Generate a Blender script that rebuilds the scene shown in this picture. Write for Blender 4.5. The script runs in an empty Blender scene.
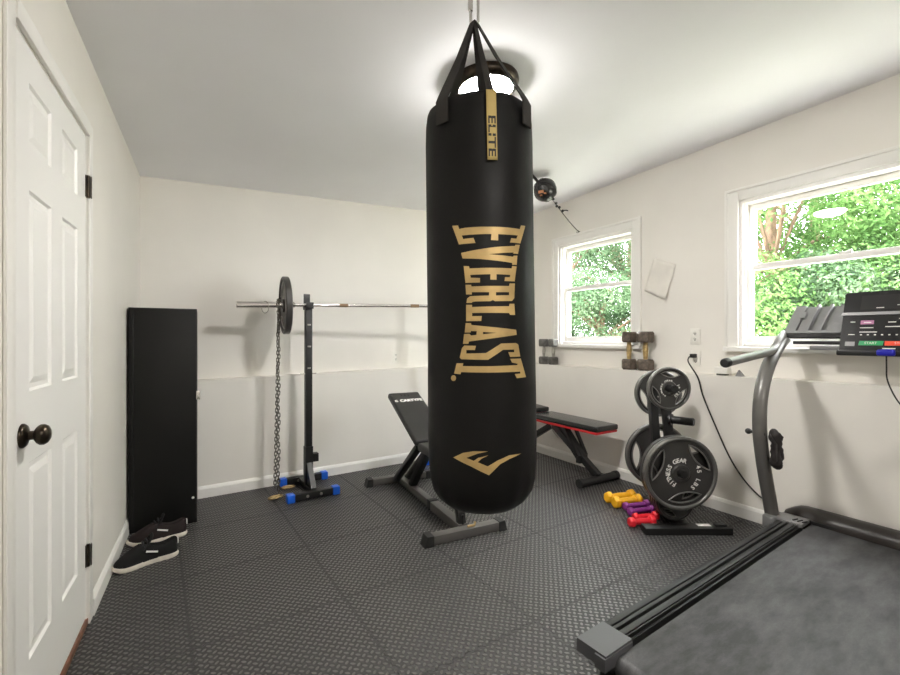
import bpy, bmesh, math, random
from mathutils import Vector, Matrix, Euler
from mathutils.geometry import tessellate_polygon
random.seed(7)
PI = math.pi
SC = bpy.context.scene
COL = SC.collection
R_ = math.radians

# ------------------------------------------------------------------ camera constants (room survey)
F, CX, CY, EYE = 444.0, 450.0, 337.5, 1.2
def fl(x, y, z=0.0):
    Y = (EYE - z) * F / (y - CY)
    return Vector(((x - CX) * Y / F, Y, z))
def zat(y, Y): return EYE - (y - CY) * Y / F

# ------------------------------------------------------------------ materials
def nt(name):
    m = bpy.data.materials.new(name); m.use_nodes = True
    t = m.node_tree; b = t.nodes['Principled BSDF']
    return m, t, b
def node(t, typ, **kw):
    n = t.nodes.new(typ)
    for k, v in kw.items(): setattr(n, k, v)
    return n
def math_n(t, op, a, b=None, c=None):
    n = node(t, 'ShaderNodeMath', operation=op)
    for i, v in enumerate((a, b, c)):
        if v is None: continue
        if isinstance(v, (int, float)): n.inputs[i].default_value = v
        else: t.links.new(v, n.inputs[i])
    return n.outputs[0]
def mat(name, col, rough=.5, metal=0.0, var=0.0, vscale=8.0, bump=0.0, bscale=200.0, spec=.5, emit=None, estr=0, coat=0.0, rvar=0.0, col2=None):
    m, t, b = nt(name)
    b.inputs['Base Color'].default_value = (*col, 1)
    b.inputs['Roughness'].default_value = rough
    b.inputs['Metallic'].default_value = metal
    b.inputs['Specular IOR Level'].default_value = spec
    if coat: b.inputs['Coat Weight'].default_value = coat
    if emit:
        b.inputs['Emission Color'].default_value = (*emit, 1); b.inputs['Emission Strength'].default_value = estr
    tc = node(t, 'ShaderNodeTexCoord')
    if var or rvar or col2:
        nz = node(t, 'ShaderNodeTexNoise'); nz.inputs['Scale'].default_value = vscale; nz.inputs['Detail'].default_value = 5
        t.links.new(tc.outputs['Object'], nz.inputs['Vector'])
        if var or col2:
            mx = node(t, 'ShaderNodeMix', data_type='RGBA')
            a = tuple(max(0, c * (1 - var)) for c in col); bb = col2 if col2 else tuple(min(1, c * (1 + var)) for c in col)
            mx.inputs[6].default_value = (*a, 1); mx.inputs[7].default_value = (*bb, 1)
            mr = node(t, 'ShaderNodeMapRange'); mr.inputs[1].default_value = .35; mr.inputs[2].default_value = .65
            t.links.new(nz.outputs[0], mr.inputs[0]); t.links.new(mr.outputs[0], mx.inputs[0])
            t.links.new(mx.outputs[2], b.inputs['Base Color'])
        if rvar:
            mr = node(t, 'ShaderNodeMapRange'); mr.inputs[1].default_value = .3; mr.inputs[2].default_value = .7
            mr.inputs[3].default_value = max(.02, rough - rvar); mr.inputs[4].default_value = min(1, rough + rvar)
            t.links.new(nz.outputs[0], mr.inputs[0]); t.links.new(mr.outputs[0], b.inputs['Roughness'])
    if bump:
        nb = node(t, 'ShaderNodeTexNoise'); nb.inputs['Scale'].default_value = bscale; nb.inputs['Detail'].default_value = 3
        t.links.new(tc.outputs['Object'], nb.inputs['Vector'])
        bp = node(t, 'ShaderNodeBump'); bp.inputs['Strength'].default_value = bump; bp.inputs['Distance'].default_value = .002
        t.links.new(nb.outputs[0], bp.inputs['Height']); t.links.new(bp.outputs[0], b.inputs['Normal'])
    return m

M = {}
M['wall'] = mat('wall_paint', (.765, .738, .69), .62, var=.03, vscale=1.5, bump=.12, bscale=60)
M['ceiling'] = mat('ceiling_paint', (.88, .88, .91), .75, var=.02, vscale=1.2, bump=.1, bscale=80)
M['trim'] = mat('trim_paint', (.80, .785, .75), .38)
M['door'] = mat('door_paint', (.80, .79, .765), .4)
M['vinyl'] = mat('window_vinyl', (.83, .81, .78), .35)
M['wood'] = mat('threshold_wood', (.17, .075, .04), .5, var=.3, vscale=20)
M['bronze'] = mat('oil_rubbed_bronze', (.025, .02, .016), .28, metal=.85, col2=(.06, .045, .03), vscale=25)
M['locker'] = mat('locker_black', (.006, .006, .0055), .45, bump=.05, bscale=300, spec=.25)
M['vinylbag'] = mat('bag_vinyl', (.0045, .0042, .004), .5, bump=.2, bscale=90, spec=.22, rvar=.08, vscale=6)
M['gold'] = mat('gold_print', (.52, .36, .145), .42, metal=.25, var=.16, vscale=14)
M['goldweb'] = mat('gold_webbing', (.50, .37, .13), .6, bump=.3, bscale=400)
M['webbing'] = mat('black_webbing', (.016, .013, .011), .75, bump=.4, bscale=500)
M['chrome'] = mat('chrome', (.70, .68, .65), .24, metal=1)
M['steel'] = mat('dull_steel', (.38, .36, .33), .38, metal=1, var=.2, vscale=40)
M['darksteel'] = mat('chain_steel', (.16, .15, .13), .38, metal=1)
M['brass'] = mat('brass_clip', (.42, .30, .15), .4, metal=.8)
M['rust'] = mat('knurl_rust', (.27, .18, .11), .55, metal=.5, bump=.5, bscale=500)
M['blackmetal'] = mat('black_powder_coat', (.008, .008, .008), .40, bump=.08, bscale=400)
M['greymetal'] = mat('grey_powder_coat', (.085, .08, .075), .36, bump=.05, bscale=300)
M['iron'] = mat('cast_iron', (.055, .053, .051), .36, bump=.3, bscale=160, metal=.35)
M['ironlight'] = mat('cast_iron_worn', (.15, .147, .14), .3, bump=.25, bscale=160, metal=.6)
M['ironlip'] = mat('cast_iron_polished', (.30, .295, .28), .28, metal=.7)
M['blue'] = mat('blue_plastic', (.01, .11, .62), .35)
M['pad'] = mat('bench_leatherette', (.013, .013, .013), .42, bump=.2, bscale=260)
M['padgloss'] = mat('bench_gloss', (.014, .014, .014), .25, bump=.12, bscale=200)
M['red'] = mat('red_underside', (.55, .015, .02), .4)
M['white'] = mat('white_print', (.78, .77, .74), .5)
M['rubber'] = mat('black_rubber', (.014, .014, .014), .6, bump=.2, bscale=300)
M['yellow'] = mat('yellow_neoprene', (.83, .42, .01), .45)
M['purple'] = mat('purple_neoprene', (.23, .03, .22), .45)
M['redneo'] = mat('red_neoprene', (.75, .02, .035), .42)
M['hexgrey'] = mat('hex_iron_grey', (.12, .115, .105), .45, metal=.3, var=.3, vscale=30, bump=.4, bscale=120)
M['hexbrown'] = mat('hex_iron_brown', (.12, .095, .075), .55, metal=.2, var=.35, vscale=35, bump=.4, bscale=120)
M['handleyellow'] = mat('worn_gold_handle', (.46, .33, .15), .4, metal=.6, var=.3, vscale=40)
M['outlet'] = mat('outlet_white', (.78, .76, .71), .35)
M['dark'] = mat('dark_slot', (.01, .01, .01), .6)
M['greytube'] = mat('treadmill_grey', (.145, .14, .13), .36, metal=.25)
M['tgrey'] = mat('tray_grey', (.22, .22, .222), .45, bump=.15, bscale=250)
M['rail'] = mat('rail_black', (.011, .011, .011), .42, bump=.15, bscale=250)
M['capgrey'] = mat('cap_dark_grey', (.075, .075, .08), .38, bump=.1, bscale=200)
M['plategrey'] = mat('side_plate_grey', (.22, .22, .22), .35, metal=.3)
M['hood'] = mat('hood_brown_black', (.020, .016, .014), .38, spec=.4)
M['glossblack'] = mat('console_gloss', (.014, .014, .015), .18)
M['screen'] = mat('console_screen', (.028, .027, .028), .12)
M['stripe'] = mat('console_silver', (.42, .42, .43), .25, metal=.3)
M['green'] = mat('start_green', (.005, .33, .10), .3)
M['redbtn'] = mat('stop_red', (.85, .07, .02), .3)
M['keyblue'] = mat('key_blue', (.01, .012, .40), .3)
M['pink'] = mat('sticker_pink', (.45, .18, .34), .4)
M['cord'] = mat('black_cord', (.015, .014, .013), .5)
M['paper'] = mat('paper', (.72, .69, .64), .8, var=.03, vscale=9)
M['shoe'] = mat('shoe_dark', (.007, .0066, .0066), .75, spec=.25, bump=.3, bscale=400)
M['shoebrown'] = mat('shoe_brown_toe', (.016, .010, .010), .7, spec=.25, bump=.3, bscale=400)
M['sole'] = mat('shoe_sole', (.66, .61, .53), .55, var=.08, vscale=40)
M['lace'] = mat('shoe_lace', (.012, .012, .013), .8)
M['cloth'] = mat('dark_cloth', (.02, .016, .015), .85, bump=.5, bscale=200)
M['trunk'] = mat('bark', (.16, .10, .065), .9, var=.3, vscale=12, bump=.6, bscale=30)
M['ground'] = mat('outdoor_ground', (.40, .40, .33), .95, var=.15, vscale=2)
M['orange'] = mat('orange_print', (.50, .22, .10), .5)
M['plasticwhite'] = mat('white_plastic', (.77, .75, .71), .4)

def make_belt():
    m, t, b = nt('running_belt')
    tc = node(t, 'ShaderNodeTexCoord')
    n1 = node(t, 'ShaderNodeTexNoise'); n1.inputs['Scale'].default_value = 4; n1.inputs['Detail'].default_value = 8; n1.inputs['Roughness'].default_value = .7
    mp = node(t, 'ShaderNodeMapping'); mp.inputs['Scale'].default_value = (2.2, .7, 1)
    t.links.new(tc.outputs['Object'], mp.inputs['Vector']); t.links.new(mp.outputs[0], n1.inputs['Vector'])
    n2 = node(t, 'ShaderNodeTexNoise'); n2.inputs['Scale'].default_value = 260
    t.links.new(tc.outputs['Object'], n2.inputs['Vector'])
    mr = node(t, 'ShaderNodeMapRange'); mr.inputs[1].default_value = .40; mr.inputs[2].default_value = .66
    t.links.new(n1.outputs[0], mr.inputs[0])
    fac = math_n(t, 'MULTIPLY', mr.outputs[0], math_n(t, 'ADD', n2.outputs[0], .35))
    mx = node(t, 'ShaderNodeMix', data_type='RGBA')
    mx.inputs[6].default_value = (.017, .017, .018, 1); mx.inputs[7].default_value = (.085, .085, .088, 1)
    t.links.new(fac, mx.inputs[0]); t.links.new(mx.outputs[2], b.inputs['Base Color'])
    b.inputs['Roughness'].default_value = .55
    bp = node(t, 'ShaderNodeBump'); bp.inputs['Strength'].default_value = .4; bp.inputs['Distance'].default_value = .001
    t.links.new(n2.outputs[0], bp.inputs['Height']); t.links.new(bp.outputs[0], b.inputs['Normal'])
    return m
M['belt'] = make_belt()

TILE_O, TILE_ANG, TILE = (.021, 2.384), R_(33.68), .61
def make_foam():
    m, t, b = nt('foam_puzzle_mat')
    tc = node(t, 'ShaderNodeTexCoord')
    mp = node(t, 'ShaderNodeMapping')
    c, s = math.cos(-TILE_ANG), math.sin(-TILE_ANG)
    ox, oy = TILE_O
    mp.inputs['Rotation'].default_value = (0, 0, -TILE_ANG)
    mp.inputs['Location'].default_value = (-(c * ox - s * oy), -(s * ox + c * oy), 0)
    t.links.new(tc.outputs['Object'], mp.inputs['Vector'])
    sp = node(t, 'ShaderNodeSeparateXYZ'); t.links.new(mp.outputs[0], sp.inputs[0])
    U, V = sp.outputs[0], sp.outputs[1]
    # tread: alternating raised lozenges, rows turned 45 degrees to the tile
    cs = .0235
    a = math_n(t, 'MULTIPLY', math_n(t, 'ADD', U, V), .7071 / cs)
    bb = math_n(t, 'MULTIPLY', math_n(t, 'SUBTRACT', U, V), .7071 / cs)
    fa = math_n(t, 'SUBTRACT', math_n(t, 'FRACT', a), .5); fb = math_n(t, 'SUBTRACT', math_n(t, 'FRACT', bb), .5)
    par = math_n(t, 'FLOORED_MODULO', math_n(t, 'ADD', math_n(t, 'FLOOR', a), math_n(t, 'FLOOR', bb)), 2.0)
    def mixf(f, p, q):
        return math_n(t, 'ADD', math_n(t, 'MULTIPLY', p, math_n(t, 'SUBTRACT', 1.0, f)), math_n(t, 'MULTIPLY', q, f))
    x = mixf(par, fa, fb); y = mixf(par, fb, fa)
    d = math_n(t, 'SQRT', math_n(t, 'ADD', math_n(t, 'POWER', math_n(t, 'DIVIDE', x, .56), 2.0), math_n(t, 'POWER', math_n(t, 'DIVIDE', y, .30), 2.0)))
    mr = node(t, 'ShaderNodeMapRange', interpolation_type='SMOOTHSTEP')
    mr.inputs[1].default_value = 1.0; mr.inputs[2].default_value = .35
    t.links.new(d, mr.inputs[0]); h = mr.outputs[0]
    # jigsaw seams
    def seam(p, q):
        w = math_n(t, 'SUBTRACT', math_n(t, 'MULTIPLY', math_n(t, 'PINGPONG', math_n(t, 'MULTIPLY', q, 17.2), .5), 4.0), 1.0)
        w = math_n(t, 'MINIMUM', math_n(t, 'MAXIMUM', math_n(t, 'MULTIPLY', w, 2.2), -1.0), 1.0)
        pp = math_n(t, 'ADD', math_n(t, 'DIVIDE', p, TILE), math_n(t, 'MULTIPLY', w, .012))
        dd = math_n(t, 'ABSOLUTE', math_n(t, 'SUBTRACT', math_n(t, 'FRACT', math_n(t, 'ADD', pp, .5)), .5))
        r = node(t, 'ShaderNodeMapRange'); r.inputs[1].default_value = .0040; r.inputs[2].default_value = .0105
        r.inputs[3].default_value = 1; r.inputs[4].default_value = 0
        t.links.new(dd, r.inputs[0]); return r.outputs[0]
    sm = math_n(t, 'MAXIMUM', seam(U, V), seam(V, U))
    def band(p):
        dd = math_n(t, 'ABSOLUTE', math_n(t, 'SUBTRACT', math_n(t, 'FRACT', math_n(t, 'ADD', math_n(t, 'DIVIDE', p, TILE), .5)), .5))
        r = node(t, 'ShaderNodeMapRange'); r.inputs[1].default_value = .008; r.inputs[2].default_value = .015; t.links.new(dd, r.inputs[0]); return r.outputs[0]
    h = math_n(t, 'MULTIPLY', h, math_n(t, 'MINIMUM', math_n(t, 'ADD', band(U), .25), math_n(t, 'ADD', band(V), .25)))
    h = math_n(t, 'MINIMUM', h, 1.0)
    hh = math_n(t, 'SUBTRACT', h, math_n(t, 'MULTIPLY', sm, 1.6))
    nz = node(t, 'ShaderNodeTexNoise'); nz.inputs['Scale'].default_value = 1.3; nz.inputs['Detail'].default_value = 6
    t.links.new(tc.outputs['Object'], nz.inputs['Vector'])
    mx = node(t, 'ShaderNodeMix', data_type='RGBA')
    mx.inputs[6].default_value = (.021, .0195, .0185, 1); mx.inputs[7].default_value = (.036, .033, .031, 1)
    t.links.new(nz.outputs[0], mx.inputs[0])
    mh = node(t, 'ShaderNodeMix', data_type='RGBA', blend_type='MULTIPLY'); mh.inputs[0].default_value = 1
    rh = node(t, 'ShaderNodeMapRange'); rh.inputs[3].default_value = .34; rh.inputs[4].default_value = 2.9; t.links.new(h, rh.inputs[0])  # lozenge tops lightened, hollows darkened in the colour, imitating window glints
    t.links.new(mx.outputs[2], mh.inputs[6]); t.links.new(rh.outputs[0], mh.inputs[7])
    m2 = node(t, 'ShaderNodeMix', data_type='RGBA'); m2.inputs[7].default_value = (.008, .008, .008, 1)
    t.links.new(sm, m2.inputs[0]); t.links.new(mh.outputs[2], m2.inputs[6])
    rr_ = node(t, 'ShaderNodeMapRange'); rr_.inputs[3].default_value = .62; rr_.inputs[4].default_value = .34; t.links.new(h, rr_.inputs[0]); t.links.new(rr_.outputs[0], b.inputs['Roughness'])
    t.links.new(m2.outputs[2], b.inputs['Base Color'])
    b.inputs['Roughness'].default_value = .36; b.inputs['Specular IOR Level'].default_value = 1.0
    t.links.new(math_n(t, 'MULTIPLY', h, .45), b.inputs['Coat Weight']); b.inputs['Coat Roughness'].default_value = .33; b.inputs['Coat IOR'].default_value = 1.6
    bp = node(t, 'ShaderNodeBump'); bp.inputs['Strength'].default_value = 1.0; bp.inputs['Distance'].default_value = .007
    t.links.new(hh, bp.inputs['Height']); t.links.new(bp.outputs[0], b.inputs['Normal']); t.links.new(bp.outputs[0], b.inputs['Coat Normal'])
    return m
M['foam'] = make_foam()

def make_glass():
    m = bpy.data.materials.new('window_glass'); m.use_nodes = True; t = m.node_tree; t.nodes.clear()
    o = node(t, 'ShaderNodeOutputMaterial'); mx = node(t, 'ShaderNodeMixShader'); tr = node(t, 'ShaderNodeBsdfTransparent'); gl = node(t, 'ShaderNodeBsdfGlossy')
    gl.inputs['Roughness'].default_value = .0; tr.inputs['Color'].default_value = (.97, .99, .98, 1)
    fr = node(t, 'ShaderNodeFresnel'); fr.inputs['IOR'].default_value = 1.45
    ge = node(t, 'ShaderNodeNewGeometry')
    t.links.new(math_n(t, 'MULTIPLY', fr.outputs[0], math_n(t, 'SUBTRACT', 1.0, ge.outputs['Backfacing'])), mx.inputs[0]); t.links.new(tr.outputs[0], mx.inputs[1]); t.links.new(gl.outputs[0], mx.inputs[2]); t.links.new(mx.outputs[0], o.inputs[0])
    return m
M['glass'] = make_glass()

def make_leaf(name, c1, c2):
    m = bpy.data.materials.new(name); m.use_nodes = True; t = m.node_tree; t.nodes.clear()
    o = node(t, 'ShaderNodeOutputMaterial'); mx = node(t, 'ShaderNodeMixShader'); df = node(t, 'ShaderNodeBsdfDiffuse'); tl = node(t, 'ShaderNodeBsdfTranslucent')
    tc = node(t, 'ShaderNodeTexCoord'); nz = node(t, 'ShaderNodeTexNoise'); nz.inputs['Scale'].default_value = 1.6; nz.inputs['Detail'].default_value = 8; nz.inputs['Roughness'].default_value = .8
    t.links.new(tc.outputs['Object'], nz.inputs['Vector'])
    mr = node(t, 'ShaderNodeMapRange'); mr.inputs[1].default_value = .35; mr.inputs[2].default_value = .65; t.links.new(nz.outputs[0], mr.inputs[0])
    cm = node(t, 'ShaderNodeMix', data_type='RGBA'); cm.inputs[6].default_value = (*c1, 1); cm.inputs[7].default_value = (*c2, 1); t.links.new(mr.outputs[0], cm.inputs[0])
    t.links.new(cm.outputs[2], df.inputs[0]); t.links.new(cm.outputs[2], tl.inputs[0])
    mx.inputs[0].default_value = .4
    t.links.new(df.outputs[0], mx.inputs[1]); t.links.new(tl.outputs[0], mx.inputs[2]); t.links.new(mx.outputs[0], o.inputs[0])
    return m
M['leafA'] = make_leaf('leaves_bright', (.04, .105, .03), (.155, .26, .085))
M['leafB'] = make_leaf('leaves_pale', (.035, .08, .038), (.17, .245, .14))

# ------------------------------------------------------------------ mesh builder
class MB:
    def __init__(s): s.v = []; s.f = []; s.mi = []; s.cur = 0
    def add(s, vs, fs, mx=None):
        n = len(s.v)
        for p in vs:
            p = Vector(p); s.v.append(mx @ p if mx else p)
        for q in fs: s.f.append([n + i for i in q]); s.mi.append(s.cur)
        return s
    def bm(s, b, mx=None):
        b.verts.ensure_lookup_table(); b.verts.index_update()
        s.add([v.co.copy() for v in b.verts], [[v.index for v in f.verts] for f in b.faces], mx); b.free(); return s
    def box(s, c, size, rot=None, bevel=0.0, seg=2):
        b = bmesh.new(); bmesh.ops.create_cube(b, size=1)
        for v in b.verts: v.co = Vector((v.co.x * size[0], v.co.y * size[1], v.co.z * size[2]))
        if bevel: bmesh.ops.bevel(b, geom=list(b.edges), offset=bevel, segments=seg, affect='EDGES', profile=.6)
        mx = Matrix.Translation(Vector(c))
        if rot is not None: mx = mx @ (rot if isinstance(rot, Matrix) else Euler(rot).to_matrix().to_4x4())
        return s.bm(b, mx)
    def span(s, a, b, bevel=0.0, seg=2):
        a, b = Vector(a), Vector(b)
        return s.box((a + b) / 2, [abs(x) for x in (b - a)], None, bevel, seg)
    def beam(s, p0, p1, w, h, up=(0, 0, 1), bevel=0.0, seg=2):
        p0, p1 = Vector(p0), Vector(p1); d = p1 - p0; y = d.normalized(); u = Vector(up)
        x = y.cross(u).normalized(); z = x.cross(y)
        mx = Matrix((x, y, z)).transposed().to_4x4()
        return s.box((p0 + p1) / 2, (w, d.length, h), mx, bevel, seg)
    def sweep(s, pts, prof, closed=False, cap=True, up=(0, 0, 1), scales=None):
        pts = [Vector(p) for p in pts]; n = len(pts); k = len(prof)
        tans = []
        for i in range(n):
            if closed: d = pts[(i + 1) % n] - pts[i - 1]
            else: d = pts[min(i + 1, n - 1)] - pts[max(i - 1, 0)]
            tans.append(d.normalized())
        u = Vector(up)
        if abs(u.dot(tans[0])) > .95: u = Vector((1, 0, 0)) if abs(tans[0].x) < .9 else Vector((0, 1, 0))
        x = tans[0].cross(u).normalized(); vs = []
        for i in range(n):
            tg = tans[i]; x = (x - tg * x.dot(tg)).normalized(); z = x.cross(tg)
            sc = scales[i] if scales else 1.0
            for (a, b) in prof: vs.append(pts[i] + x * a * sc + z * b * sc)
        fs = []
        for i in range(n if closed else n - 1):
            for j in range(k):
                a = i * k + j; b2 = i * k + (j + 1) % k; c = ((i + 1) % n) * k + (j + 1) % k; d = ((i + 1) % n) * k + j
                fs.append((a, b2, c, d))
        if cap and not closed:
            fs.append(tuple(range(k))[::-1]); fs.append(tuple((n - 1) * k + j for j in range(k)))
        return s.add(vs, fs)
    def tube(s, pts, r, n=10, closed=False, cap=True, scales=None, r2=None, up=(0, 0, 1)):
        r2 = r2 or r
        return s.sweep(pts, [(r * math.cos(2 * PI * i / n), r2 * math.sin(2 * PI * i / n)) for i in range(n)], closed, cap, up, scales)
    def ribbon(s, pts, w, t, up):
        return s.sweep(pts, [(-w / 2, -t / 2), (w / 2, -t / 2), (w / 2, t / 2), (-w / 2, t / 2)], up=up)
    def lathe(s, prof, n=32, mx=None, cap=True):
        vs = []; fs = []; k = len(prof)
        for i in range(n):
            a = 2 * PI * i / n
            for (r, z) in prof: vs.append((r * math.cos(a), r * math.sin(a), z))
        for i in range(n):
            for j in range(k - 1):
                a = i * k + j; b = ((i + 1) % n) * k + j; fs.append((a, b, b + 1, a + 1))
        if cap:
            if prof[0][0] > 1e-6: fs.append(tuple(i * k for i in range(n))[::-1])
            if prof[-1][0] > 1e-6: fs.append(tuple(i * k + k - 1 for i in range(n)))
        return s.add(vs, fs, mx)
    def ring(s, prof, n=48, mx=None):   # closed profile revolved
        vs = []; fs = []; k = len(prof)
        for i in range(n):
            a = 2 * PI * i / n
            for (r, z) in prof: vs.append((r * math.cos(a), r * math.sin(a), z))
        for i in range(n):
            for j in range(k):
                a = i * k + j; b = ((i + 1) % n) * k + j; a2 = i * k + (j + 1) % k; b2 = ((i + 1) % n) * k + (j + 1) % k
                fs.append((a, b, b2, a2))
        return s.add(vs, fs, mx)
    def sphere(s, c, r, n=16, sc=(1, 1, 1), rot=None):
        b = bmesh.new(); bmesh.ops.create_uvsphere(b, u_segments=n, v_segments=max(6, n // 2 + 1), radius=r)
        mx = Matrix.Translation(Vector(c))
        if rot: mx = mx @ Euler(rot).to_matrix().to_4x4()
        return s.bm(b, mx @ Matrix.Diagonal((*sc, 1)))
    def plate(s, loops, z0, z1, mx=None):  # 2D loops (first outer, rest holes) extruded z0..z1
        flat = [p for l in loops for p in l]; n = len(flat)
        tri = tessellate_polygon([[Vector((p[0], p[1], 0)) for p in l] for l in loops])
        vs = [(p[0], p[1], z0) for p in flat] + [(p[0], p[1], z1) for p in flat]
        fs = []
        for t in tri:
            a, b, c = (Vector((*flat[i], 0)) for i in t)
            up = (b - a).cross(c - a).z > 0
            t = tuple(t) if up else tuple(t)[::-1]
            fs.append(tuple(n + i for i in t)); fs.append(t[::-1])
        o = 0
        for l in loops:
            k = len(l)
            for i in range(k):
                a, b = o + i, o + (i + 1) % k; fs.append((a, b, n + b, n + a))
            o += k
        return s.add(vs, fs, mx)
    def build(s, name, mats, parent=None, smooth=35, fix=True):
        me = bpy.data.meshes.new(name); me.from_pydata(s.v, [], s.f)
        if not isinstance(mats, (list, tuple)): mats = [mats]
        for m in mats: me.materials.append(m)
        me.polygons.foreach_set('material_index', s.mi)
        if fix:
            b = bmesh.new(); b.from_mesh(me); bmesh.ops.recalc_face_normals(b, faces=b.faces); b.to_mesh(me); b.free()
        if smooth:
            me.shade_smooth(); me.set_sharp_from_angle(angle=R_(smooth))
        me.update()
        o = bpy.data.objects.new(name, me); COL.objects.link(o)
        if parent: o.parent = parent
        return o

def thing(name, label, cat, loc=(0, 0, 0), rotz=0.0, group=None, rot=None):
    o = bpy.data.objects.new(name, None); COL.objects.link(o); o.empty_display_size = .1
    o.location = loc; o.rotation_euler = rot if rot else (0, 0, rotz)
    o['label'] = label; o['category'] = cat
    if group: o['group'] = group
    return o
def tag(o, label, cat, group=None, kind=None):
    o['label'] = label; o['category'] = cat
    if group: o['group'] = group
    if kind: o['kind'] = kind
    return o
def structure(o, label=None, cat=None):
    o['kind'] = 'structure'
    if label: o['label'] = label
    if cat: o['category'] = cat
    return o
def copy_thing(o):
    c = o.copy(); COL.objects.link(c)
    for ch in o.children:
        d = ch.copy(); COL.objects.link(d); d.parent = c
        for g in ch.children:
            e = g.copy(); COL.objects.link(e); e.parent = d
    return c
def text_geo(txt, size=1.0, bold=0.0):
    cu = bpy.data.curves.new('lettering', 'FONT'); cu.body = txt; cu.size = size; cu.align_x = 'CENTER'; cu.align_y = 'CENTER'; cu.resolution_u = 3; cu.offset = bold
    ob = bpy.data.objects.new('lettering', cu); COL.objects.link(ob)
    dg = bpy.context.evaluated_depsgraph_get(); dg.update()
    me = bpy.data.meshes.new_from_object(ob.evaluated_get(dg))
    vs = [v.co.copy() for v in me.vertices]; fs = [tuple(p.vertices) for p in me.polygons]
    bpy.data.objects.remove(ob); bpy.data.curves.remove(cu); bpy.data.meshes.remove(me)
    return vs, fs
def spline(pts, n=8):
    pts = [Vector(p) for p in pts]; out = []
    for i in range(len(pts) - 1):
        p0, p1, p2, p3 = pts[max(i - 1, 0)], pts[i], pts[i + 1], pts[min(i + 2, len(pts) - 1)]
        for k in range(n):
            t = k / n
            out.append(.5 * ((2 * p1) + (p2 - p0) * t + (2 * p0 - 5 * p1 + 4 * p2 - p3) * t * t + (3 * p1 - p0 - 3 * p2 + p3) * t ** 3))
    out.append(pts[-1]); return out

# ------------------------------------------------------------------ room frame
BL = Vector((-2.1840, 3.1031, 0)); BR = Vector((.7019, 5.0264, 0))
dB = Vector((.83213, .55458, 0)); dR = Vector((.5180, -.85538, 0)); dL = Vector((.47099, -.88214, 0))
nB = Vector((-.55458, .83213, 0)); nR = Vector((.85538, .5180, 0)); nL = Vector((-.88214, -.47099, 0))
aB = math.atan2(dB.y, dB.x); aR = math.atan2(dR.y, dR.x); aL = math.atan2(-dL.y, -dL.x)
LEDGE = .12
BRu = BR + nR * LEDGE; BLu = BL + nB * LEDGE
def zc(p): return 2.470 + .05705 * p[0] + .0082 * p[1]
def onR(x, y, up=True):   # photo column/row -> (u, z) on right wall
    p = BRu if up else BR; k = (x - CX) / F
    t = (k * p.y - p.x) / (dR.x - k * dR.y); q = p + dR * t
    return t, zat(y, q.y)
def onB(x, y, up=True):
    p = BLu if up else BL; k = (x - CX) / F
    t = (k * p.y - p.x) / (dB.x - k * dB.y); q = p + dB * t
    return t, zat(y, q.y)
ROT_B = Matrix.Translation(BLu) @ Matrix.Rotation(aB, 4, 'Z')
ROT_R = Matrix.Translation(BRu) @ Matrix.Rotation(aR, 4, 'Z')
ROT_L = Matrix.Translation(BL) @ Matrix.Rotation(aL, 4, 'Z')

def cells(mb, us, zs, holes, y0, y1, ztop):
    """wall slab of boxes on a (u,z) grid, leaving holes out; the last row reaches up to ztop(u)"""
    for i in range(len(us) - 1):
        for j in range(len(zs)):
            u0, u1 = us[i], us[i + 1]; z0 = zs[j]
            uc = (u0 + u1) / 2; zm = (z0 + (zs[j + 1] if j + 1 < len(zs) else z0 + .2)) / 2
            if any(h[0] < uc < h[1] and h[2] < zm < h[3] for h in holes): continue
            if j + 1 < len(zs): a = b = zs[j + 1]
            else: a, b = ztop(u0), ztop(u1)
            vs = [(u0, y0, z0), (u1, y0, z0), (u1, y1, z0), (u0, y1, z0), (u0, y0, a), (u1, y0, b), (u1, y1, b), (u0, y1, a)]
            mb.add(vs, [(0, 3, 2, 1), (4, 5, 6, 7), (0, 1, 5, 4), (1, 2, 6, 5), (2, 3, 7, 6), (3, 0, 4, 7)])
def world_obj(o, mx): o.matrix_world = mx; return o

# floor + ceiling
mb = MB(); cs = [tuple((p + o_)[:2]) for p, o_ in ((BL + dL * 5.3, nL * .14), (BR + dR * 5.3, nR * .27), (BR, nR * .27 + nB * .27), (BL, nB * .27 + nL * .14))]
mb.add([(x, y, -.06) for x, y in cs] + [(x, y, 0) for x, y in cs], [(3, 2, 1, 0), (4, 5, 6, 7), (0, 1, 5, 4), (1, 2, 6, 5), (2, 3, 7, 6), (3, 0, 4, 7)])
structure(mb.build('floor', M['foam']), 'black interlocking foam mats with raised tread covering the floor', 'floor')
mb = MB()
cs = [tuple((p + o_)[:2]) for p, o_ in ((BL + dL * 5.3, nL * .14), (BR + dR * 5.3, nR * .27), (BR, nR * .27 + nB * .27), (BL, nB * .27 + nL * .14))]
mb.add([(x, y, zc((x, y))) for x, y in cs] + [(x, y, zc((x, y)) + .12) for x, y in cs], [(0, 1, 2, 3), (7, 6, 5, 4), (0, 4, 5, 1), (1, 5, 6, 2), (2, 6, 7, 3), (3, 7, 4, 0)])
structure(mb.build('ceiling', M['ceiling'], smooth=0), 'pale grey painted ceiling', 'ceiling')

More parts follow.
